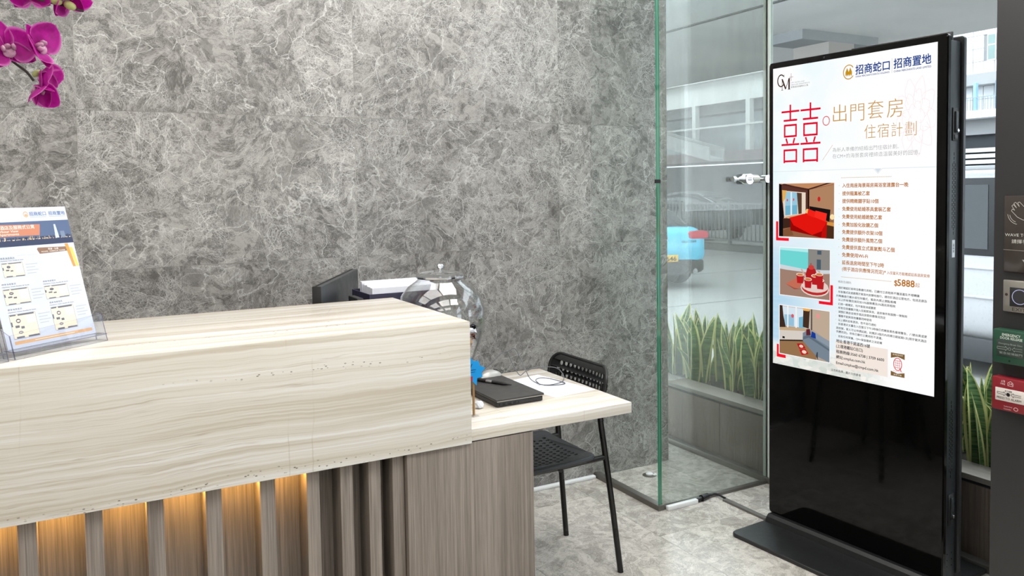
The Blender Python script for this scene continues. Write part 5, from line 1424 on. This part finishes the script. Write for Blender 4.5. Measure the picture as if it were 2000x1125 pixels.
inr(box('blue_column', 44.0, 44.2, 25.7, 25.86, 5.3, 6.9, plain('column_slate', (120, 142, 160), 0.5)), bl)
inr(box('balcony_parapet', 43.6, 45.06, 23, 33, 4.95, 5.36, bw), bl)
mb = MB()
for k in range(60): mb.box(43.68, 43.70, 23 + k * 0.16, 23.03 + k * 0.16, 5.36, 6.05)
mb.box(43.67, 43.71, 23, 33, 6.05, 6.10)
rb = mb.build('balcony_railing', plain('rail_blue_grey', (150, 164, 172), 0.5)); inr(rb, bl)
inr(box('grey_band', 44.6, 45.06, 23, 33, 4.10, 4.95, plain('band_grey', (160, 162, 164), 0.8)), bl)
inr(box('recess', 45.0, 45.06, 23, 33, 3.40, 4.10, plain('recess_dark', (62, 66, 70), 0.8)), bl)
for j in range(4): inr(box('awning_slat', 44.3, 45.06, 23, 33, 2.15 + j * 0.32, 2.37 + j * 0.32, plain('awning_white', (214, 216, 214), 0.6)), bl)
inr(box('lower_wall', 45.0, 45.06, 22, 34, RZ, 2.15, plain('lower_grey', (190, 192, 192), 0.8)), bl)

# ------------------------------------------------------------------ vehicles
def loft(secs, n=16):
    """secs: (y, half width, z bottom, z top, squareness)"""
    v, f = [], []
    for (yy, hw, zb, zt, sq) in secs:
        zc, hz = (zb + zt) / 2, (zt - zb) / 2
        for k in range(n):
            a = 2 * PI * (k + 0.5) / n
            c, s = math.cos(a), math.sin(a)
            v.append((hw * math.copysign(abs(c) ** sq, c), yy, zc + hz * math.copysign(abs(s) ** sq, s)))
    for i in range(len(secs) - 1):
        for k in range(n):
            k2 = (k + 1) % n
            f.append((i * n + k, (i + 1) * n + k, (i + 1) * n + k2, i * n + k2))
    f.append(tuple(range(n))); f.append(tuple(reversed(range((len(secs) - 1) * n, len(secs) * n))))
    return v, f
tyre_m = plain('tyre_rubber', (28, 28, 29), 0.8); rim_m = plain('wheel_alloy', (150, 152, 154), 0.3, 0.8)
lampred = plain('tail_lamp_red', (196, 62, 78), 0.15); cglass = plain('car_glass', (46, 52, 56), 0.06)
def wheel(r_, x_, y_, rad, w, par):
    v, f = lathe([(rad * 0.62, -w / 2), (rad * 0.94, -w / 2), (rad, -w / 2 + 0.03), (rad, w / 2 - 0.03), (rad * 0.94, w / 2), (rad * 0.62, w / 2)], 28)
    o = obj('wheel', [(x_ + c, y_ + a, rad + b) for a, b, c in v], f, tyre_m, par, True)
    v, f = lathe([(0.0, -w / 2 + 0.02), (rad * 0.62, -w / 2 + 0.02), (rad * 0.62, w / 2 - 0.02), (0.0, w / 2 - 0.02)], 20)
    obj('wheel_rim', [(x_ + c, y_ + a, rad + b) for a, b, c in v], f, rim_m, o, True)
def car(name, loc, rz, paint, label, detail=True):
    r = empty(name, loc, (0, 0, rz)); tag(r, label, 'car')
    secs = [(0.0, 0.76, 0.46, 0.94, 0.42), (0.06, 0.88, 0.40, 1.02, 0.40), (0.25, 0.94, 0.34, 1.08, 0.38), (0.8, 0.965, 0.30, 1.08, 0.36), (2.0, 0.97, 0.30, 1.04, 0.36), (3.2, 0.965, 0.30, 1.02, 0.36), (4.2, 0.93, 0.32, 0.94, 0.40), (4.55, 0.82, 0.38, 0.84, 0.45), (4.68, 0.62, 0.45, 0.74, 0.5)]
    v, f = loft(secs, 24); b_ = obj('body', v, f, paint, r, True)
    secs = [(0.22, 0.66, 0.98, 1.12, 0.5), (0.55, 0.70, 0.98, 1.30, 0.5), (1.1, 0.72, 0.95, 1.52, 0.5), (1.9, 0.72, 0.95, 1.60, 0.5), (2.6, 0.70, 0.95, 1.56, 0.5), (3.1, 0.66, 0.95, 1.34, 0.5), (3.6, 0.62, 0.92, 1.04, 0.5)]
    v, f = loft(secs, 20); obj('cabin_glass', v, f, cglass, r, True)
    secs = [(0.92, 0.50, 1.40, 1.475, 0.6), (1.2, 0.56, 1.48, 1.57, 0.6), (1.9, 0.58, 1.53, 1.625, 0.6), (2.5, 0.54, 1.50, 1.60, 0.6), (2.75, 0.50, 1.46, 1.54, 0.6)]
    v, f = loft(secs, 14); obj('roof', v, f, paint, r, True)
    for x_ in (-0.84, 0.84):
        for y_ in (0.85, 3.7): wheel(r, x_, y_, 0.35, 0.24, r)
    if not detail: return r
    v, f = loft([(-0.03, 0.70, 0.26, 0.50, 0.5), (0.05, 0.86, 0.24, 0.54, 0.45), (0.30, 0.93, 0.24, 0.52, 0.4)], 18); obj('bumper', v, f, plain('bumper_dark', (52, 50, 50), 0.5), r, True)
    for s in (-1, 1):
        v, f = loft([(-0.005, 0.20, 0.86, 0.99, 0.5), (0.08, 0.235, 0.84, 1.00, 0.5), (0.36, 0.235, 0.86, 0.99, 0.5)], 14); obj('tail_lamp', [(s * 0.715 + a, b, c) for a, b, c in v], f, lampred, r, True)
        v, f = tube([(s * 0.62, -0.04, 0.30), (s * 0.62, 0.06, 0.30)], 0.05, 12); obj('exhaust', v, f, M['chrome'], r, True)
    pl_ = box('number_plate', -0.26, 0.26, -0.055, -0.03, 0.485, 0.60, plain('plate_yellow', (232, 184, 44), 0.5), r, 0.004)
    P = Print(lambda u, v, l: (u, -0.0555 - l * 0.001, 0.585 - v)); P.text('ND 546', -0.22, 0.082, 0.22, 0.105, (30, 28, 24), 1, 0.02); P.build('plate_number', M['print_ink'], pl_)
    v, f = tube([(0.075 * math.cos(a), -0.012, 0.88 + 0.075 * math.sin(a)) for a in [2 * PI * k / 24 for k in range(25)]], 0.008, 6, False); e_ = obj('emblem', v, f, M['chrome'], r, True)
    for k in range(3):
        a = PI / 2 + 2 * PI * k / 3; v, f = tube([(0, -0.012, 0.88), (0.072 * math.cos(a), -0.012, 0.88 + 0.072 * math.sin(a))], [0.014, 0.004], 6); obj('emblem_spoke', v, f, M['chrome'], e_)
    P = Print(lambda u, v, l: (u, -0.004 - l * 0.001, 0.80 - v)); P.text('GLC 250', 0.36, 0.0, 0.66, 0.055, (60, 70, 76), 8, 0.01); P.build('badge', M['print_ink'], r)
    return r
cyan = plain('cyan_paint', (92, 196, 228), 0.2, spec=0.6)
car('passenger_car', (8.85, 10.75, RZ), math.radians(-6), cyan, 'cyan blue car seen from behind through the dusty glass')
car('passenger_car', (19.0, 19.5, RZ), math.radians(0), plain('grey_paint', (70, 72, 76), 0.2), 'dark grey car passing beyond the road railing', False)

vn = empty('van', (8.0, 1.2, RZ), (0, 0, 0)); tag(vn, 'white van parked in the street behind the snake plants', 'van')
vp = plain('van_white', (188, 189, 192), 0.3)
secs = [(0.0, 0.80, 0.42, 1.60, 0.22), (0.06, 0.88, 0.34, 1.78, 0.22), (0.3, 0.90, 0.30, 1.90, 0.22), (3.6, 0.90, 0.30, 1.90, 0.22), (4.1, 0.89, 0.30, 1.60, 0.24), (4.5, 0.87, 0.32, 1.10, 0.26), (4.8, 0.78, 0.40, 0.95, 0.3)]
v, f = loft(secs, 32); obj('body', v, f, vp, vn, True)
for (a, b) in ((0.35, 1.55), (1.65, 2.85), (2.95, 3.75)):
    w_ = box('side_window', -0.912, -0.86, a, b, 1.10, 1.79, plain('van_window_rubber', (38, 40, 42), 0.6), vn, 0.01)
    box('window_glass', -0.918, -0.910, a + 0.06, b - 0.06, 1.16, 1.73, cglass, w_)
for zz in (0.98, 0.72): box('body_crease', -0.915, -0.89, 0.25, 4.4, zz, zz + 0.022, vp, vn, 0.004)
box('sill', -0.93, -0.87, 0.3, 4.4, 0.16, 0.36, plain('van_sill', (62, 64, 66), 0.6), vn, 0.01)
box('roof_rail', -0.90, -0.85, 0.4, 3.5, 1.86, 1.90, plain('van_trim', (150, 152, 154), 0.4), vn, 0.01)
for x_ in (-0.80, 0.80):
    for y_ in (0.95, 3.9): wheel(vn, x_, y_, 0.33, 0.22, vn)
# head restraint seen through the window
